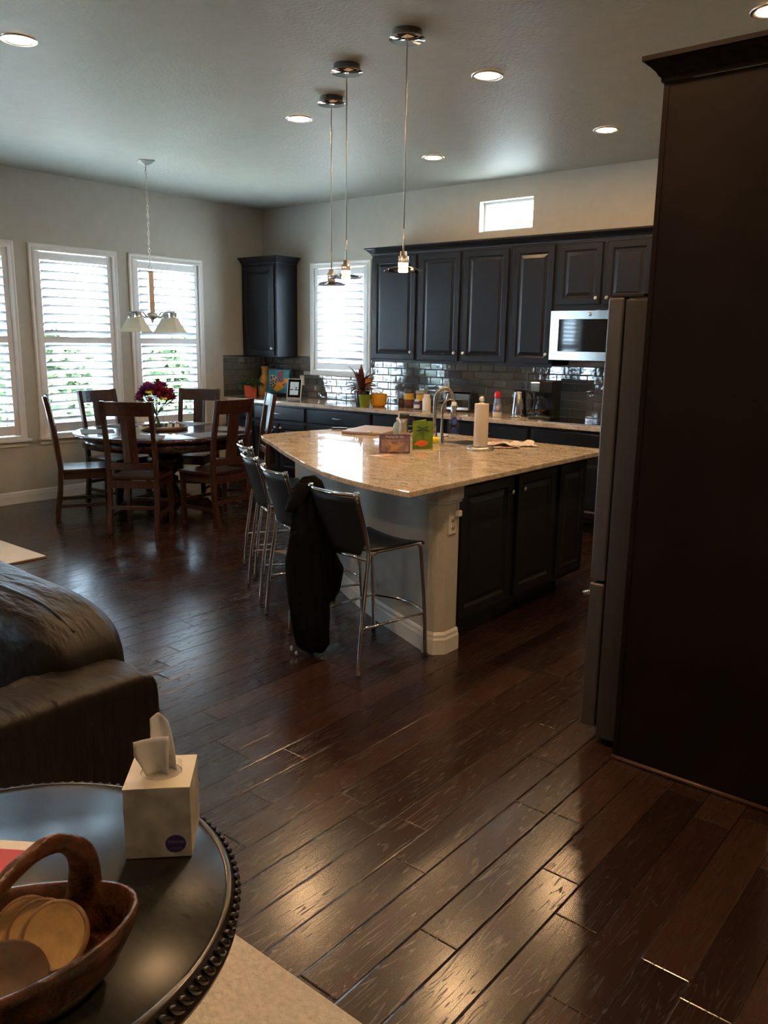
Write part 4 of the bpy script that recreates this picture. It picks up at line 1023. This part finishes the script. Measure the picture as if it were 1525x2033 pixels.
# ---------------------------------------------------------------- things on the back counter
def onbk(x,y): return (x,y,.9155)
def pot(name,label,x,y,m,prof,plant=None):
    t=thing(name,label,'plant pot' if not plant else 'potted plant',onbk(x,y))
    bm=BM(); lathe(bm,prof,28); obj('pot',bm,m,t)
    return t
rp=pot('potted_pothos','small green leafy plant in a coral red pot in the counter corner',.315,-.50,M_coral,[(0,0),(.062,0),(.068,.01),(.078,.135),(.082,.140),(.076,.142),(.070,.125),(0,.123)],1)
bm=BM(); leafy(bm,130,(0,0,.13),.10,.10,.075,11,.8,.6); leafy(bm,14,(-.08,-.02,.10),.09,.04,.07,12,-.3,.6); obj('foliage',bm,M_leaf,rp)
jg=thing('ceramic_jug','tall mustard ceramic jug with handle behind the coral pot','jug',onbk(.185,-.16))
bm=BM(); lathe(bm,[(0,0),(.07,0),(.082,.03),(.085,.11),(.078,.19),(.045,.235),(.038,.25),(.037,.32),(.050,.352),(.045,.353),(.032,.32)],28); obj('jug_body',bm,M_mustard,jg)
bm=BM(); tube(bm,smoothpath([(.035,.03,.315),(.070,.045,.325),(.095,.055,.28),(.09,.05,.22),(.062,.035,.185)],5),.010,10); obj('handle',bm,M_mustard,jg)
# rooster tile art on small easel
ar=thing('art_tile','square tile painting of a yellow and red rooster on teal, on a stand','picture',onbk(.455,-.20),math.radians(12))
Mt=Matrix.Rotation(math.radians(-9),4,'X')
bm=BM(); box(bm,-.165,.165,0,.02,.035,.335,M=Mt); obj('stand_board',bm,mat('board_dark',(.02,.045,.06),.5),ar)
bm=BM(); box(bm,-.150,.150,-.012,-.0005,.05,.32,M=Mt); obj('tile',bm,mat('teal_glaze',(.010,.19,.27),.3,var=.35,vscale=18,coat=.4),ar,bevel=.003)
def shape(bm,pts,y=-.0135): bm.faces.new([bm.verts.new(Mt@Vector((x,y,z))) for x,z in pts])
def P2(pts): return [((x-905)/478*.30,.185-(y-580)/478*.27) for x,y in pts]
bm=BM(); shape(bm,P2([(880,590),(1000,600),(1040,510),(1100,520),(1120,580),(1060,640),(1010,730),(900,800),(830,770),(800,720),(850,660)]),-.0132); obj('rooster_print',bm,mat('paint_yellow',(.72,.33,.02),.4,var=.2,vscale=40),ar)
bm=BM(); shape(bm,P2([(860,420),(950,360),(1010,370),(980,500),(950,560),(1050,570),(960,600),(890,590),(910,500)]),-.0137); shape(bm,P2([(1000,640),(1060,610),(1060,650),(1020,680)]),-.0137); obj('red_print',bm,mat('paint_red',(.30,.018,.03),.4),ar)
bm=BM(); shape(bm,P2([(700,470),(760,440),(840,480),(895,540),(850,640),(830,740),(780,780),(740,720),(715,600)]),-.0130); obj('cream_outline_print',bm,mat('paint_cream',(.46,.42,.28),.4),ar)
bm=BM(); q=random.Random(2)
for cx,cy in ((740,530),(800,495),(860,545),(790,575),(845,595),(750,595),(790,630),(830,665),(750,655),(765,705),(808,710),(780,755),(735,500)):
    shape(bm,P2([(cx+21*math.cos(2*PI*i/10),cy+22*math.sin(2*PI*i/10)) for i in range(10)]),-.0136)
obj('dark_spot_print',bm,mat('paint_dark',(.045,.012,.03),.4),ar)
bm=BM(); tube(bm,[(-.15,-.02,.002),(-.15,-.035,.03),(.15,-.035,.03),(.15,-.02,.002)],.008); tube(bm,[(0,.10,.003),(0,.035,.24)],.006); tube(bm,[(-.15,-.02,.006),(0,.10,.006),(.15,-.02,.006)],.006); obj('easel',bm,M_cabd,ar)
# tablet display
tbm=thing('tablet_display','small white-framed tablet display standing on the back counter','tablet',onbk(.79,-.27),math.radians(24))
Mt=Matrix.Rotation(math.radians(-14),4,'X')
bm=BM(); box(bm,-.088,.088,0,.012,.004,.235,M=Mt); obj('case',bm,M_wh,tbm,bevel=.003)
bm=BM(); box(bm,-.078,.078,-.002,-.0003,.014,.226,M=Mt); obj('bezel',bm,M_blackgl,tbm)
bm=BM(); box(bm,-.052,.052,-.003,-.0021,.110,.195,M=Mt); box(bm,-.052,.052,-.003,-.0021,.045,.100,M=Mt); obj('screen',bm,mat('screen_grey',(.16,.20,.20),.3,emit=(.35,.42,.42),estr=.35),tbm)
bm=BM(); box(bm,.015,.035,-.0038,-.0031,.118,.135,M=Mt); obj('screen_icon',bm,M_black,tbm)
bm=BM(); tube(bm,[(0,.012,.12),(0,.075,.004)],.006); box(bm,-.03,.03,.05,.085,0,.006); obj('kickstand',bm,M_wh,tbm)
# three pots
t=pot('potted_cordyline','dark plum plant pot with burgundy leafed plant on the back counter',1.985,-.44,M_plum,[(0,0),(.055,0),(.062,.01),(.082,.150),(.080,.152),(.072,.14),(0,.138)],1)
bm=BM(); q=random.Random(8)
for i in range(46):
    a=q.uniform(0,2*PI); L=q.uniform(.17,.34); el=q.uniform(.25,1.35); w=q.uniform(.014,.024)
    d=Vector((math.cos(a)*math.cos(el),math.sin(a)*math.cos(el),math.sin(el))); s=Vector((-math.sin(a),math.cos(a),0)); P=Vector((0,0,.14+q.random()*.08)); pr=None
    for k in range(6):
        u=k/5; c=P+d*L*u+Vector((0,0,-L*.55*u*u*math.cos(el))); ww=w*math.sin(PI*(.08+.92*u)) if k<5 else .0005
        cur=(bm.verts.new(c-s*ww),bm.verts.new(c+Vector((0,0,-ww*.35))),bm.verts.new(c+s*ww))
        if pr:
            bm.faces.new((pr[0],pr[1],cur[1],cur[0])); bm.faces.new((pr[1],pr[2],cur[2],cur[1]))
        pr=cur
obj('foliage',bm,M_leafr,t)
bm=BM(); tube(bm,[(0,0,.13),(0,0,.22)],.01); obj('stem',bm,M_bark,t)
bm=BM(); prism(bm,[(-.035,0),(0,-.04),(.035,0),(.03,.045),(-.03,.05)],-.0006,.0006,M=Matrix.Translation((.105,-.02,.24))@Matrix.Rotation(math.radians(40),4,'Z')@Matrix.Rotation(PI/2,4,'X')); obj('plant_tag',bm,mat('tag_orange',(.52,.20,.03),.5,var=.4,vscale=60),t)
pot('flower_pot','empty lime green tapered pot in front of the plum pot','',0,M_lime,[(0,0)]) if 0 else None
t=thing('flower_pot','lime green tapered plant pot in front of the plum pot','plant pot',onbk(2.105,-.535))
bm=BM(); lathe(bm,[(0,0),(.046,0),(.050,.006),(.066,.120),(.069,.124),(.063,.125),(.058,.11),(0,.108)],28); obj('pot',bm,M_lime,t)
t=thing('flower_pot','rounded bright yellow glazed plant pot right of the green pot','plant pot',onbk(2.155,-.37))
bm=BM(); lathe(bm,[(0,0),(.060,0),(.078,.02),(.086,.06),(.086,.115),(.080,.132),(.074,.130),(.078,.11),(0,.105)],28); obj('pot',bm,M_yellow,t)
bm=BM(); lathe(bm,[(0,.1),(.02,.1)],8); bm.free()
# canisters with yellow labels
M_ylab=flat('label_yellow',(.62,.36,.05),.6)
def canister(x,y,r,h,label,fill,lidm,lab=True):
    t=thing('storage_jar',label,'jar',onbk(x,y))
    bm=BM(); lathe(bm,[(0,0),(r,0),(r,h),(r*.97,h)],24); obj('jar_body',bm,M_glass,t)
    bm=BM(); lathe(bm,[(0,.003),(r*.93,.003),(r*.93,h*.55),(0,h*.58)],20); obj('contents',bm,fill,t)
    bm=BM(); lathe(bm,[(r*1.04,h),(r*1.04,h+.028),(0,h+.030)],24); obj('lid',bm,lidm,t)
    if lab:
        bm=BM(); V=[]
        for i in range(7):
            th=math.radians(-52)+(i-3)*.025/r/1.0*.9; V.append((math.cos(th)*(r+.0015),math.sin(th)*(r+.0015)))
        A=[bm.verts.new((*p,h*.55)) for p in V];B=[bm.verts.new((*p,h*.55+.062)) for p in V]
        for i in range(6): bm.faces.new((A[i],A[i+1],B[i+1],B[i]))
        obj('label_tag',bm,M_ylab,t)
M_beans=flat('dark_beans',(.05,.015,.012),.6,var=.8,vscale=90); M_pasta=flat('brown_snacks',(.12,.03,.02),.6,var=.8,vscale=70)
M_greyl=flat('grey_lid',(.04,.045,.05),.35); M_whl=flat('pale_lid',(.30,.29,.29),.4)
canister(2.40,-.27,.055,.165,'clear storage jar with dark lid, leftmost of the three by the yellow pot',M_beans,M_greyl,False)
canister(2.52,-.33,.050,.165,'clear storage jar with dark lid and yellow label, middle of three',M_pasta,M_greyl)
canister(2.655,-.30,.055,.155,'clear storage jar with pale lid and yellow label, rightmost of three',M_pasta,M_whl)
t=thing('vitamin_bottle','small dark pill bottle with white label before the pale lidded jar','bottle',onbk(2.70,-.43))
bm=BM(); lathe(bm,[(0,0),(.030,0),(.031,.005),(.031,.075),(.022,.085),(0,.085)],20); obj('bottle_body',bm,M_violet,t)
bm=BM(); lathe(bm,[(.0315,.02),(.0316,.055)],20); obj('paper_label',bm,M_paper,t)
bm=BM(); lathe(bm,[(.023,.084),(.023,.105),(0,.106)],20); obj('cap',bm,M_wh,t)
t=thing('supplement_bottle','larger white supplement bottle beside the small dark pill bottle','bottle',onbk(2.805,-.41))
bm=BM(); lathe(bm,[(0,0),(.040,0),(.042,.006),(.042,.11),(.030,.13),(.028,.132),(0,.132)],24); obj('bottle_body',bm,M_wh,t)
bm=BM(); lathe(bm,[(.031,.131),(.031,.158),(0,.160)],24); obj('cap',bm,M_wh,t)
t=thing('spice_jar','small dark jar with green label, mostly behind the faucet','jar',onbk(2.92,-.33))
bm=BM(); lathe(bm,[(0,0),(.028,0),(.028,.07),(0,.07)],18); obj('jar_body',bm,flat('green_label',(.10,.12,.05),.5),t)
bm=BM(); lathe(bm,[(.029,.07),(.029,.09),(0,.09)],18); obj('lid',bm,M_black,t)
# toaster
tt=thing('toaster','shiny steel two-slot toaster on the back counter behind the faucets','toaster',onbk(3.10,-.24),math.radians(6))
bm=BM(); 
prof=[(-.085,0),(-.088,.10),(-.075,.155),(-.05,.172),(.05,.172),(.075,.155),(.088,.10),(.085,0)]
prism(bm,prof,-.12,.12,M=Matrix.Rotation(PI/2,4,'Z')@Matrix.Rotation(PI/2,4,'X')@Matrix.Translation((0,.018,0))); obj('toaster_body',bm,M_chrome,tt,bevel=.004)
for s in (-1,1):
    bm=BM(); prism(bm,[(x*1.03,y_*1.03) for x,y_ in prof],s*.135-.014,s*.135+.014,M=Matrix.Rotation(PI/2,4,'Z')@Matrix.Rotation(PI/2,4,'X')@Matrix.Translation((0,.010,0))); obj('end_panel',bm,M_black if s>0 else mat('end_steel',(.3,.3,.3),.3,1),tt,bevel=.008)
bm=BM(); box(bm,-.10,.10,-.045,-.02,.1895,.1925); box(bm,-.10,.10,.02,.045,.1895,.1925); obj('bread_slots',bm,M_black,tt)
bm=BM(); box(bm,-.11,.11,-.075,.075,.001,.012); obj('base',bm,M_black,tt)
# creamer
t=thing('creamer_bottle','blue and white plastic creamer bottle with red cap on the back counter','bottle',onbk(3.66,-.48))
bm=BM(); lathe(bm,[(0,0),(.040,0),(.044,.01),(.044,.07),(.038,.12),(.032,.165),(.030,.175),(0,.176)],24,sy=.75); obj('bottle_body',bm,flat('creamer_sleeve',(.20,.24,.38),.35,var=.7,vscale=24),t)
bm=BM(); lathe(bm,[(.0405,.001),(.0445,.010),(.0447,.045),(.043,.046)],24,sy=.76); obj('lower_band',bm,flat('creamer_white',(.60,.56,.50),.4),t)
bm=BM(); ball(bm,(.022,-.031,.085),.020,(1,.5,1.2),12); obj('swirl_emblem',bm,flat('creamer_pink',(.55,.40,.35),.4),t)
bm=BM(); lathe(bm,[(.031,.176),(.031,.205),(.026,.225),(.010,.232),(0,.232)],20); obj('cap',bm,M_red,t)
# kettle
t=thing('electric_kettle','tall brushed steel electric kettle left of the coffee maker','kettle',onbk(3.80,-.33))
bm=BM(); lathe(bm,[(0,.018),(.072,.018),(.072,.03),(.055,.225),(.050,.235),(0,.240)],28); obj('kettle_body',bm,mat('kettle_steel',(.42,.40,.40),.18,1),t)
bm=BM(); lathe(bm,[(0,0),(.076,0),(.076,.016),(0,.0165)],28); obj('base',bm,M_chrome,t)
bm=BM(); tube(bm,smoothpath([(.045,.02,.235),(.085,.035,.225),(.105,.045,.17),(.100,.043,.09),(.072,.03,.05)],4),.010,8); obj('handle',bm,M_black,t)
bm=BM(); lathe(bm,[(0,.252),(.045,.240),(.05,.236),(.0,.235)],20); obj('lid',bm,M_black,t)
# coffee maker
t=thing('coffee_maker','black drip coffee maker with glass carafe on the back counter','coffee maker',onbk(4.045,-.30),math.radians(8))
bm=BM(); box(bm,-.10,.11,-.02,.10,.0,.34); box(bm,-.10,.11,-.14,-.02,.235,.34); box(bm,-.10,.11,-.15,.0,0,.03); obj('housing',bm,M_black,t,bevel=.008)
bm=BM(); box(bm,-.085,-.005,-.145,-.1405,.245,.325); obj('control_panel',bm,M_chrome,t,bevel=.002)
bm=BM(); lathe(bm,[(0,0),(.055,0),(.064,.04),(.062,.09),(.042,.135),(.045,.15)],24,(-.0,-.085,.034)); obj('carafe',bm,M_glass,t)
bm=BM(); lathe(bm,[(0,.002),(.052,.002),(.06,.04),(.058,.055),(0,.055)],20,(-.0,-.085,.034)); obj('coffee',bm,flat('coffee',(.02,.008,.004),.1),t)
bm=BM(); lathe(bm,[(.046,.15),(.046,.17),(0,.175)],20,(-.0,-.085,.034)); tube(bm,smoothpath([(-.045,-.105,.175),(-.085,-.125,.17),(-.09,-.125,.10),(-.06,-.115,.07)],4),.008); obj('carafe_lid',bm,M_black,t)
bm=BM(); lathe(bm,[(0,.0),(.056,.0),(.056,.003),(0,.003)],20,(0,-.085,.0305)); obj('hot_plate',bm,M_chrome,t)

# ---------------------------------------------------------------- living side: rugs, sofa, end table
rg=thing('area_rug','pale rug with a thin brown edge lying on the hardwood by the dining area','rug',(2.07,-4.03,0))
bm=BM(); box(bm,-1.55,0,-2.1,0,.011,.016); obj('rug_pile',bm,M_rug,rg)
bm=BM(); box(bm,-1.555,.005,-2.105,.005,0.0006,.0105); obj('rug_edge',bm,M_rugside,rg)
bm=BM(); n=60
box(bm,4.0,9.4,-9.2,-5.665,0.0006,.014); tag(obj('carpet_rug',bm,M_carpet,bevel=.004),'cream textured carpet under the black end table','rug')

def sblock(bm,c,h,n=5,N=18,wr=.0,fs=(6,6,6),seed=0,fn=None):
    """superellipsoid block centred c, half sizes h"""
    V={}
    def pt(u):
        u=Vector(u); l=(abs(u.x)**n+abs(u.y)**n+abs(u.z)**n)**(1/n); p=u/l
        q=Vector((p.x*h[0],p.y*h[1],p.z*h[2]))
        if fn: q=fn(q,p)
        w=Vector(c)+q
        if wr:
            k=noise.noise(Vector((w.x*fs[0],w.y*fs[1],w.z*fs[2]))+Vector((seed,0,0)))
            w+=p.normalized()*wr*k
        return w
    def key(i,j,k): return (i,j,k)
    def vert(i,j,k):
        if (i,j,k) not in V: V[(i,j,k)]=bm.verts.new(pt((-1+2*i/N,-1+2*j/N,-1+2*k/N)))
        return V[(i,j,k)]
    for a in range(N):
        for b in range(N):
            for s in (0,N):
                for ax in range(3):
                    def ix(p,q):
                        l=[p,q]; l.insert(ax,s); return tuple(l)
                    f=bm.faces.new([vert(*ix(a,b)),vert(*ix(a+1,b)),vert(*ix(a+1,b+1)),vert(*ix(a,b+1))]); f.smooth=True
sf=thing('leather_sofa','dark brown leather sofa with plump back cushion and wrinkled arm at the left edge','sofa',(0,0,0))
# back cushion: rounded slab, slightly leaning, crest to the rear
def lean(q,p): return Vector((q.x,q.y-.10*max(0,-p.z)*.9,q.z))
bm=BM(); sblock(bm,(4.93,-5.77,.60),(.76,.155,.235),4.5,40,.016,(4,9,6),1,lean); obj('back_cushion',bm,M_sofa,sf)
bm=BM(); pts=[]
for i in range(30):
    x=4.2+(5.70-4.2)*i/29; pts.append((x,-5.775-.0*i,.858-.008*math.sin(i*.7)-(.10*max(0,(x-5.52)/.2)**2 if x>5.52 else 0)))
tube(bm,[(4.2+1.42*i/40,-5.80,.834-(0.05*max(0,(4.2+1.42*i/40-5.40)/.22)**2)) for i in range(41)],.004,6); obj('cushion_seam',bm,M_black,sf)
bm=BM(); box(bm,4.1,5.62,-5.69,-5.62,.03,.60); obj('back_frame',bm,M_sofa,sf,bevel=.02)
bm=BM(); box(bm,4.1,5.60,-6.5,-5.70,.03,.30); obj('base_frame',bm,M_sofa,sf,bevel=.02)
bm=BM(); sblock(bm,(4.98,-6.22,.385),(.64,.34,.095),5,24,.01,(8,8,8),2); obj('seat_cushion',bm,M_sofa,sf)
def armf(q,p):
    z=q.z
    if p.z>0: z-= .06*max(0,-p.y)*p.z; 
    return Vector((q.x,q.y,z))
bm=BM(); sblock(bm,(5.735,-6.13,.365),(.115,.45,.340),14,34,.006,(7,3,7),3,armf); obj('arm',bm,M_sofa,sf)
bm=BM(); sblock(bm,(5.68,-6.17,.655),(.080,.40,.045),3,30,.022,(22,10,6),5,lambda q,p:Vector((q.x,q.y,q.z-.05*max(0,-p.y)))); obj('arm_pad',bm,M_sofa,sf)
for x in (4.2,5.72):
    for y in (-5.72,-6.4):
        bm=BM(); cyl(bm,(x,y,.0145 if y<-5.68 else 0),(x,y,.035),.025); obj('foot',bm,M_black,sf)

TZ=.70; EC=(6.435,-6.415); ER=.385
et=thing('end_table','round black end table with carved rope rim and worn top, in the foreground','table',(*EC,0))
bm=BM(); lathe(bm,[(0,TZ-.03),(ER-.03,TZ-.03),(ER-.022,TZ-.004),(ER-.026,TZ),(0,TZ)],96); obj('tabletop',bm,M_endtop,et)
bm=BM(); lathe(bm,[(ER-.028,TZ-.001),(ER-.022,TZ+.002),(ER-.015,TZ),(ER-.010,TZ-.008),(ER-.010,TZ-.030),(ER-.004,TZ-.034),(ER-.006,TZ-.045),(ER-.03,TZ-.05)],96); obj('rim_molding',bm,M_endrim,et)
bm=BM(); N=124
for i in range(N):
    a=2*PI*i/N; M=Matrix.Rotation(a,4,'Z')@Matrix.Translation((ER-.008,0,TZ-.016))@Matrix.Rotation(math.radians(48),4,'X')@Matrix.Diagonal((.5,.48,1.25,1))
    lathe(bm,[(.0155*math.sin(PI*k/6),-.0155*math.cos(PI*k/6)) for k in range(7)],8,M=M)
obj('rope_carving',bm,M_endrim,et)
bm=BM(); lathe(bm,[(0,TZ-.03),(.06,TZ-.03),(.05,TZ-.10),(.03,TZ-.16),(.055,.40),(.06,.33),(.03,.26),(.05,.20),(.06,.12),(0,.12)],28); obj('pedestal',bm,M_endrim,et)
for k in range(3):
    a=k*2*PI/3+.4; bm=BM(); prism(bm,[(.02,.20),(.12,.16),(.22,.07),(.27,.035),(.27,.0145),(.22,.0145),(.14,.08),(.02,.12)],-.018,.018,M=Matrix.Rotation(a,4,'Z')@Matrix.Rotation(PI/2,4,'X')); obj('foot',bm,M_endrim,et,bevel=.005)

# tissue box
th=math.atan2(.080,.078)
tbx=thing('tissue_box','cube tissue box with grey marbled print and a tissue pulled out','tissue box',(6.528+(-.0546*-.0),-6.171,TZ+.0008),th)
w=.1117
tbx.location=(6.528-math.sin(th)*w/2,-6.171+math.cos(th)*w/2,TZ+.0008)
hb=.131
bm=BM(); box(bm,-w/2,w/2,-w/2,w/2,0,hb-.0005); obj('box_body',bm,M_boxside,tbx,bevel=.0012)
bm=BM()
n=32; rim=[(.036*math.cos(2*PI*i/n),.030*math.sin(2*PI*i/n)) for i in range(n)]
sq=[]
for i in range(n):
    a=2*PI*i/n; c_,s_=math.cos(a),math.sin(a); k=(w/2)/max(abs(c_),abs(s_)); sq.append((c_*k,s_*k))
A=[bm.verts.new((*p,hb)) for p in sq];B=[bm.verts.new((*p,hb)) for p in rim]
for i in range(n): bm.faces.new((A[i],A[(i+1)%n],B[(i+1)%n],B[i]))
obj('box_top',bm,M_boxtop,tbx)
bm=BM(); lathe(bm,[(.035,0),(.032,-.004),(.0,-.006)],28,(0,0,hb),sy=.85); obj('opening',bm,M_soil,tbx)
bm=BM(); G=[]
for i in range(15):
    u=-1+2*i/14; row=[]
    for k in range(5):
        q_=k/4; row.append((.010+.030*u*(1-.2*q_),-.005+.012*math.sin(u*5+q_*2)+.012*q_,hb+.001+.030*math.cos(u*1.2)*q_+.004*math.sin(u*9)))
    G.append(row)
V=[[bm.verts.new(p) for p in r_] for r_ in G]
for a_,b_ in zip(V,V[1:]):
    for j in range(4): f=bm.faces.new((a_[j],a_[j+1],b_[j+1],b_[j])); f.smooth=True
obj('plastic_film',bm,clear_material('plastic_film',(.88,.88,.90),.05),tbx)
bm=BM(); n=24
lab=[bm.verts.new((.029+.0175*math.cos(2*PI*i/n),-w/2-.0006,.026+.0165*math.sin(2*PI*i/n))) for i in range(n)]; bm.faces.new(lab); obj('round_logo',bm,M_violet,tbx)
tx=text_mesh('Kleenex',.0085,M_lav,'lettering',.2); tx.parent=tbx; tx.location=(.029,-w/2-.0010,.030); tx.rotation_euler=(PI/2,0,0)
tx=text_mesh('TRUSTED CARE',.003,M_lav,'lettering'); tx.parent=tbx; tx.location=(.029,-w/2-.0010,.0175); tx.rotation_euler=(PI/2,0,0)
# tissue: folded sheet rising from the opening
def sheet(bm,rows):
    V=[[bm.verts.new(p) for p in r_] for r_ in rows]
    for a_,b_ in zip(V,V[1:]):
        for j in range(len(a_)-1): f=bm.faces.new((a_[j],a_[j+1],b_[j+1],b_[j])); f.smooth=True
bm=BM()
rows=[]
for k in range(9):
    q_=k/8; L=-.022-.020*min(1,q_*1.6); Rr=.014+.004*q_; row=[]
    for j in range(9):
        v=j/8; x=L+(Rr-L)*v; z=hb-.004+.078*q_*(1-.10*(1-v))+.0*v; row.append((x,-.012+.010*math.sin(v*3.1)*(1-q_*.4)-.006*q_+.0025*noise.noise(Vector((x*80,z*80,0))),z))
    rows.append(row)
sheet(bm,rows)
rows=[]
for k in range(11):
    q_=k/10; L=-.018+.002*q_; Rr=.026-.012*q_*q_; row=[]
    for j in range(9):
        v=j/8; x=L+(Rr-L)*v; z=hb-.004+(.112-.012*abs(v-.45)*2)*q_; row.append((x,.004+.014*math.sin(v*2.8+.3)*(1-q_*.5)+.003*noise.noise(Vector((x*70,z*70,4))),z))
    rows.append(row)
sheet(bm,rows)
obj('tissue',bm,M_tissue,tbx,solid=.0006)

# carved wooden basket
bk=thing('wooden_basket','carved brown root-wood basket with an arched handle on the end table','basket',(6.630,-6.515,TZ+.0008))
AX=Vector((.40,.917,0)).normalized(); AY=Vector((AX.y,-AX.x,0))   # long axis, cross axis (towards +x)
def rimz(a):   # rim height by angle, a=0 at the long-axis tip
    return .104+.002*math.cos(a)+.007*math.cos(2*a+.8)+.004*math.sin(3*a)
def rimr(a):
    return 1+.05*math.sin(2*a+1)+.04*math.cos(3*a)
bm=BM(); n=64
def ring(s,zz,off=0):
    out=[]
    for i in range(n):
        a=2*PI*i/n; r_=rimr(a)*s
        p=AX*(.185*r_+off)*math.cos(a)+AY*(.112*r_+off)*math.sin(a); z=zz(a)
        k=noise.noise(Vector((p.x*18,p.y*18,z*18)))*.005
        out.append(bm.verts.new((p.x*(1+k),p.y*(1+k),z)))
    return out
R_=[ring(.50,lambda a:0.0),ring(.70,lambda a:.004),ring(.86,lambda a:.035),ring(.96,lambda a:.075),ring(1.0,lambda a:rimz(a)-.01,.001),ring(1.0,lambda a:rimz(a),0),ring(1.0,lambda a:rimz(a),-.006),ring(.93,lambda a:.075,-.008),ring(.80,lambda a:.035,-.008),ring(.6,lambda a:.016),ring(.2,lambda a:.014)]
for a_,b_ in zip(R_,R_[1:]):
    for i in range(n): f=bm.faces.new((a_[i],a_[(i+1)%n],b_[(i+1)%n],b_[i])); f.smooth=True
bm.faces.new(R_[0][::-1]); bm.faces.new(R_[-1])
obj('bowl',bm,M_basket,bk)
def bl(x,y,z): return (x-6.630,y+6.515,z-TZ)
bm=BM(); hp=smoothpath([bl(6.618,-6.365,.765),bl(6.632,-6.366,.805),bl(6.652,-6.378,.870),bl(6.656,-6.402,.902),bl(6.657,-6.430,.912),bl(6.664,-6.462,.910),bl(6.676,-6.497,.903),bl(6.695,-6.54,.885),bl(6.715,-6.59,.845),bl(6.725,-6.63,.80)],4)
k=len(hp); rs=[]
for i in range(k):
    t_=i/(k-1); rs.append(.030-.05*t_ if t_<.30 else .015)
rs=[max(.0145,.034*(1-t/(k*.30))+.0145*(t/(k*.30))) if t<k*.30 else .0150+.001*math.sin(t*.9) for t in range(k)]
tube(bm,hp,rs,14,flat_=.62); obj('handle',bm,M_basket,bk,subs=1)
# coasters inside the basket
def coaster(x,y,z,r,tilt,az,label,dark=False):
    t=thing('coaster',label,'coaster',(x,y,z),0,'round tan coasters in the basket')
    M=Matrix.Rotation(az,4,'Z')@Matrix.Rotation(tilt,4,'X')
    bm=BM(); lathe(bm,[(0,-.004),(r,-.004),(r,.004),(r*.90,.0045),(r*.89,.0042),(0,.0042)],40,M=M); obj('disc',bm,M_coaster if not dark else M_cork,t)
    bm=BM(); lathe(bm,[(r+.0004,-.0045),(r+.0012,-.001),(r+.0012,.002),(r+.0002,.0042),(r*.93,.0049),(r*.91,.0045)],40,M=M); obj('rim',bm,M_cork if dark else mat('coaster_rim',(.25,.14,.06),.5,var=.3,vscale=60) if 'coaster_rim' not in MATS else MATS['coaster_rim'],t)
cz=math.atan2(-.38,.98)-PI/2*0
coaster(6.655,-6.425,.772,.045,math.radians(50),math.radians(38),'tan round coaster at the front of the basket, half in shadow')
coaster(6.628,-6.433,.766,.045,math.radians(50),math.radians(38),'tan round coaster leaning just behind the front one')
coaster(6.602,-6.441,.762,.045,math.radians(50),math.radians(38),'shiny tan round coaster at the far left of the basket')
coaster(6.676,-6.497,.770,.046,math.radians(30),math.radians(100),'dark bark-edged round coaster nearest the viewer in the basket',True)
# red and white packet behind the basket
pk=thing('magazine','red and white printed booklet lying behind the basket handle','booklet',(6.30,-6.40,TZ+.0008),math.radians(35))
bm=BM(); box(bm,-.10,.10,-.07,.07,0,.006); obj('pages',bm,M_paper,pk)
bm=BM(); box(bm,-.085,.095,-.06,.045,.0061,.0066); obj('red_cover_print',bm,flat('print_red',(.50,.03,.05),.35),pk)
bm=BM(); tube(bm,[(.02+.03*math.cos(2*PI*i/20),-.01+.03*math.sin(2*PI*i/20),.0069) for i in range(20)],.003,6,closed=True,flat_=.15); obj('white_ring_print',bm,M_paper,pk)
print('part2 ok')

# ---------------------------------------------------------------- camera, world, render look
cam=bpy.data.cameras.new('camera'); co=bpy.data.objects.new('camera',cam); COL.objects.link(co)
FW=Vector((-0.6217009243440941, 0.7560090104458259, -0.20478851724259853)); RT=Vector((0.7705048130175131, 0.6372902758825231, 0.013543905730059785)); UP=Vector((-0.14074904541966252, 0.14937027947453468, 0.9787125348247835))
co.matrix_world=Matrix(((RT.x,UP.x,-FW.x,7.611809960420299),(RT.y,UP.y,-FW.y,-6.893638788386674),(RT.z,UP.z,-FW.z,1.574123346687471),(0,0,0,1)))
cam.sensor_fit='VERTICAL'; cam.sensor_height=24; cam.lens=1615.987805523631/2033*24; cam.clip_start=.02; cam.clip_end=200
sc.camera=co
w=bpy.data.worlds.new('sky'); sc.world=w; w.use_nodes=True
bg=w.node_tree.nodes['Background']; bg.inputs[0].default_value=(.56,.77,1,1); bg.inputs[1].default_value=WORLD
sc.view_settings.view_transform='Standard'; sc.view_settings.look='None'; sc.view_settings.gamma=1; sc.view_settings.exposure=EXPO
sc.view_settings.use_curve_mapping=False
sl=bpy.data.lights.new('sun','SUN'); so=bpy.data.objects.new('sun',sl); COL.objects.link(so)
sl.energy=SUN; sl.color=(1,.95,.88); sl.angle=math.radians(1)
so.rotation_euler=Vector((-.62,.42,-1)).to_track_quat('-Z','Y').to_euler()
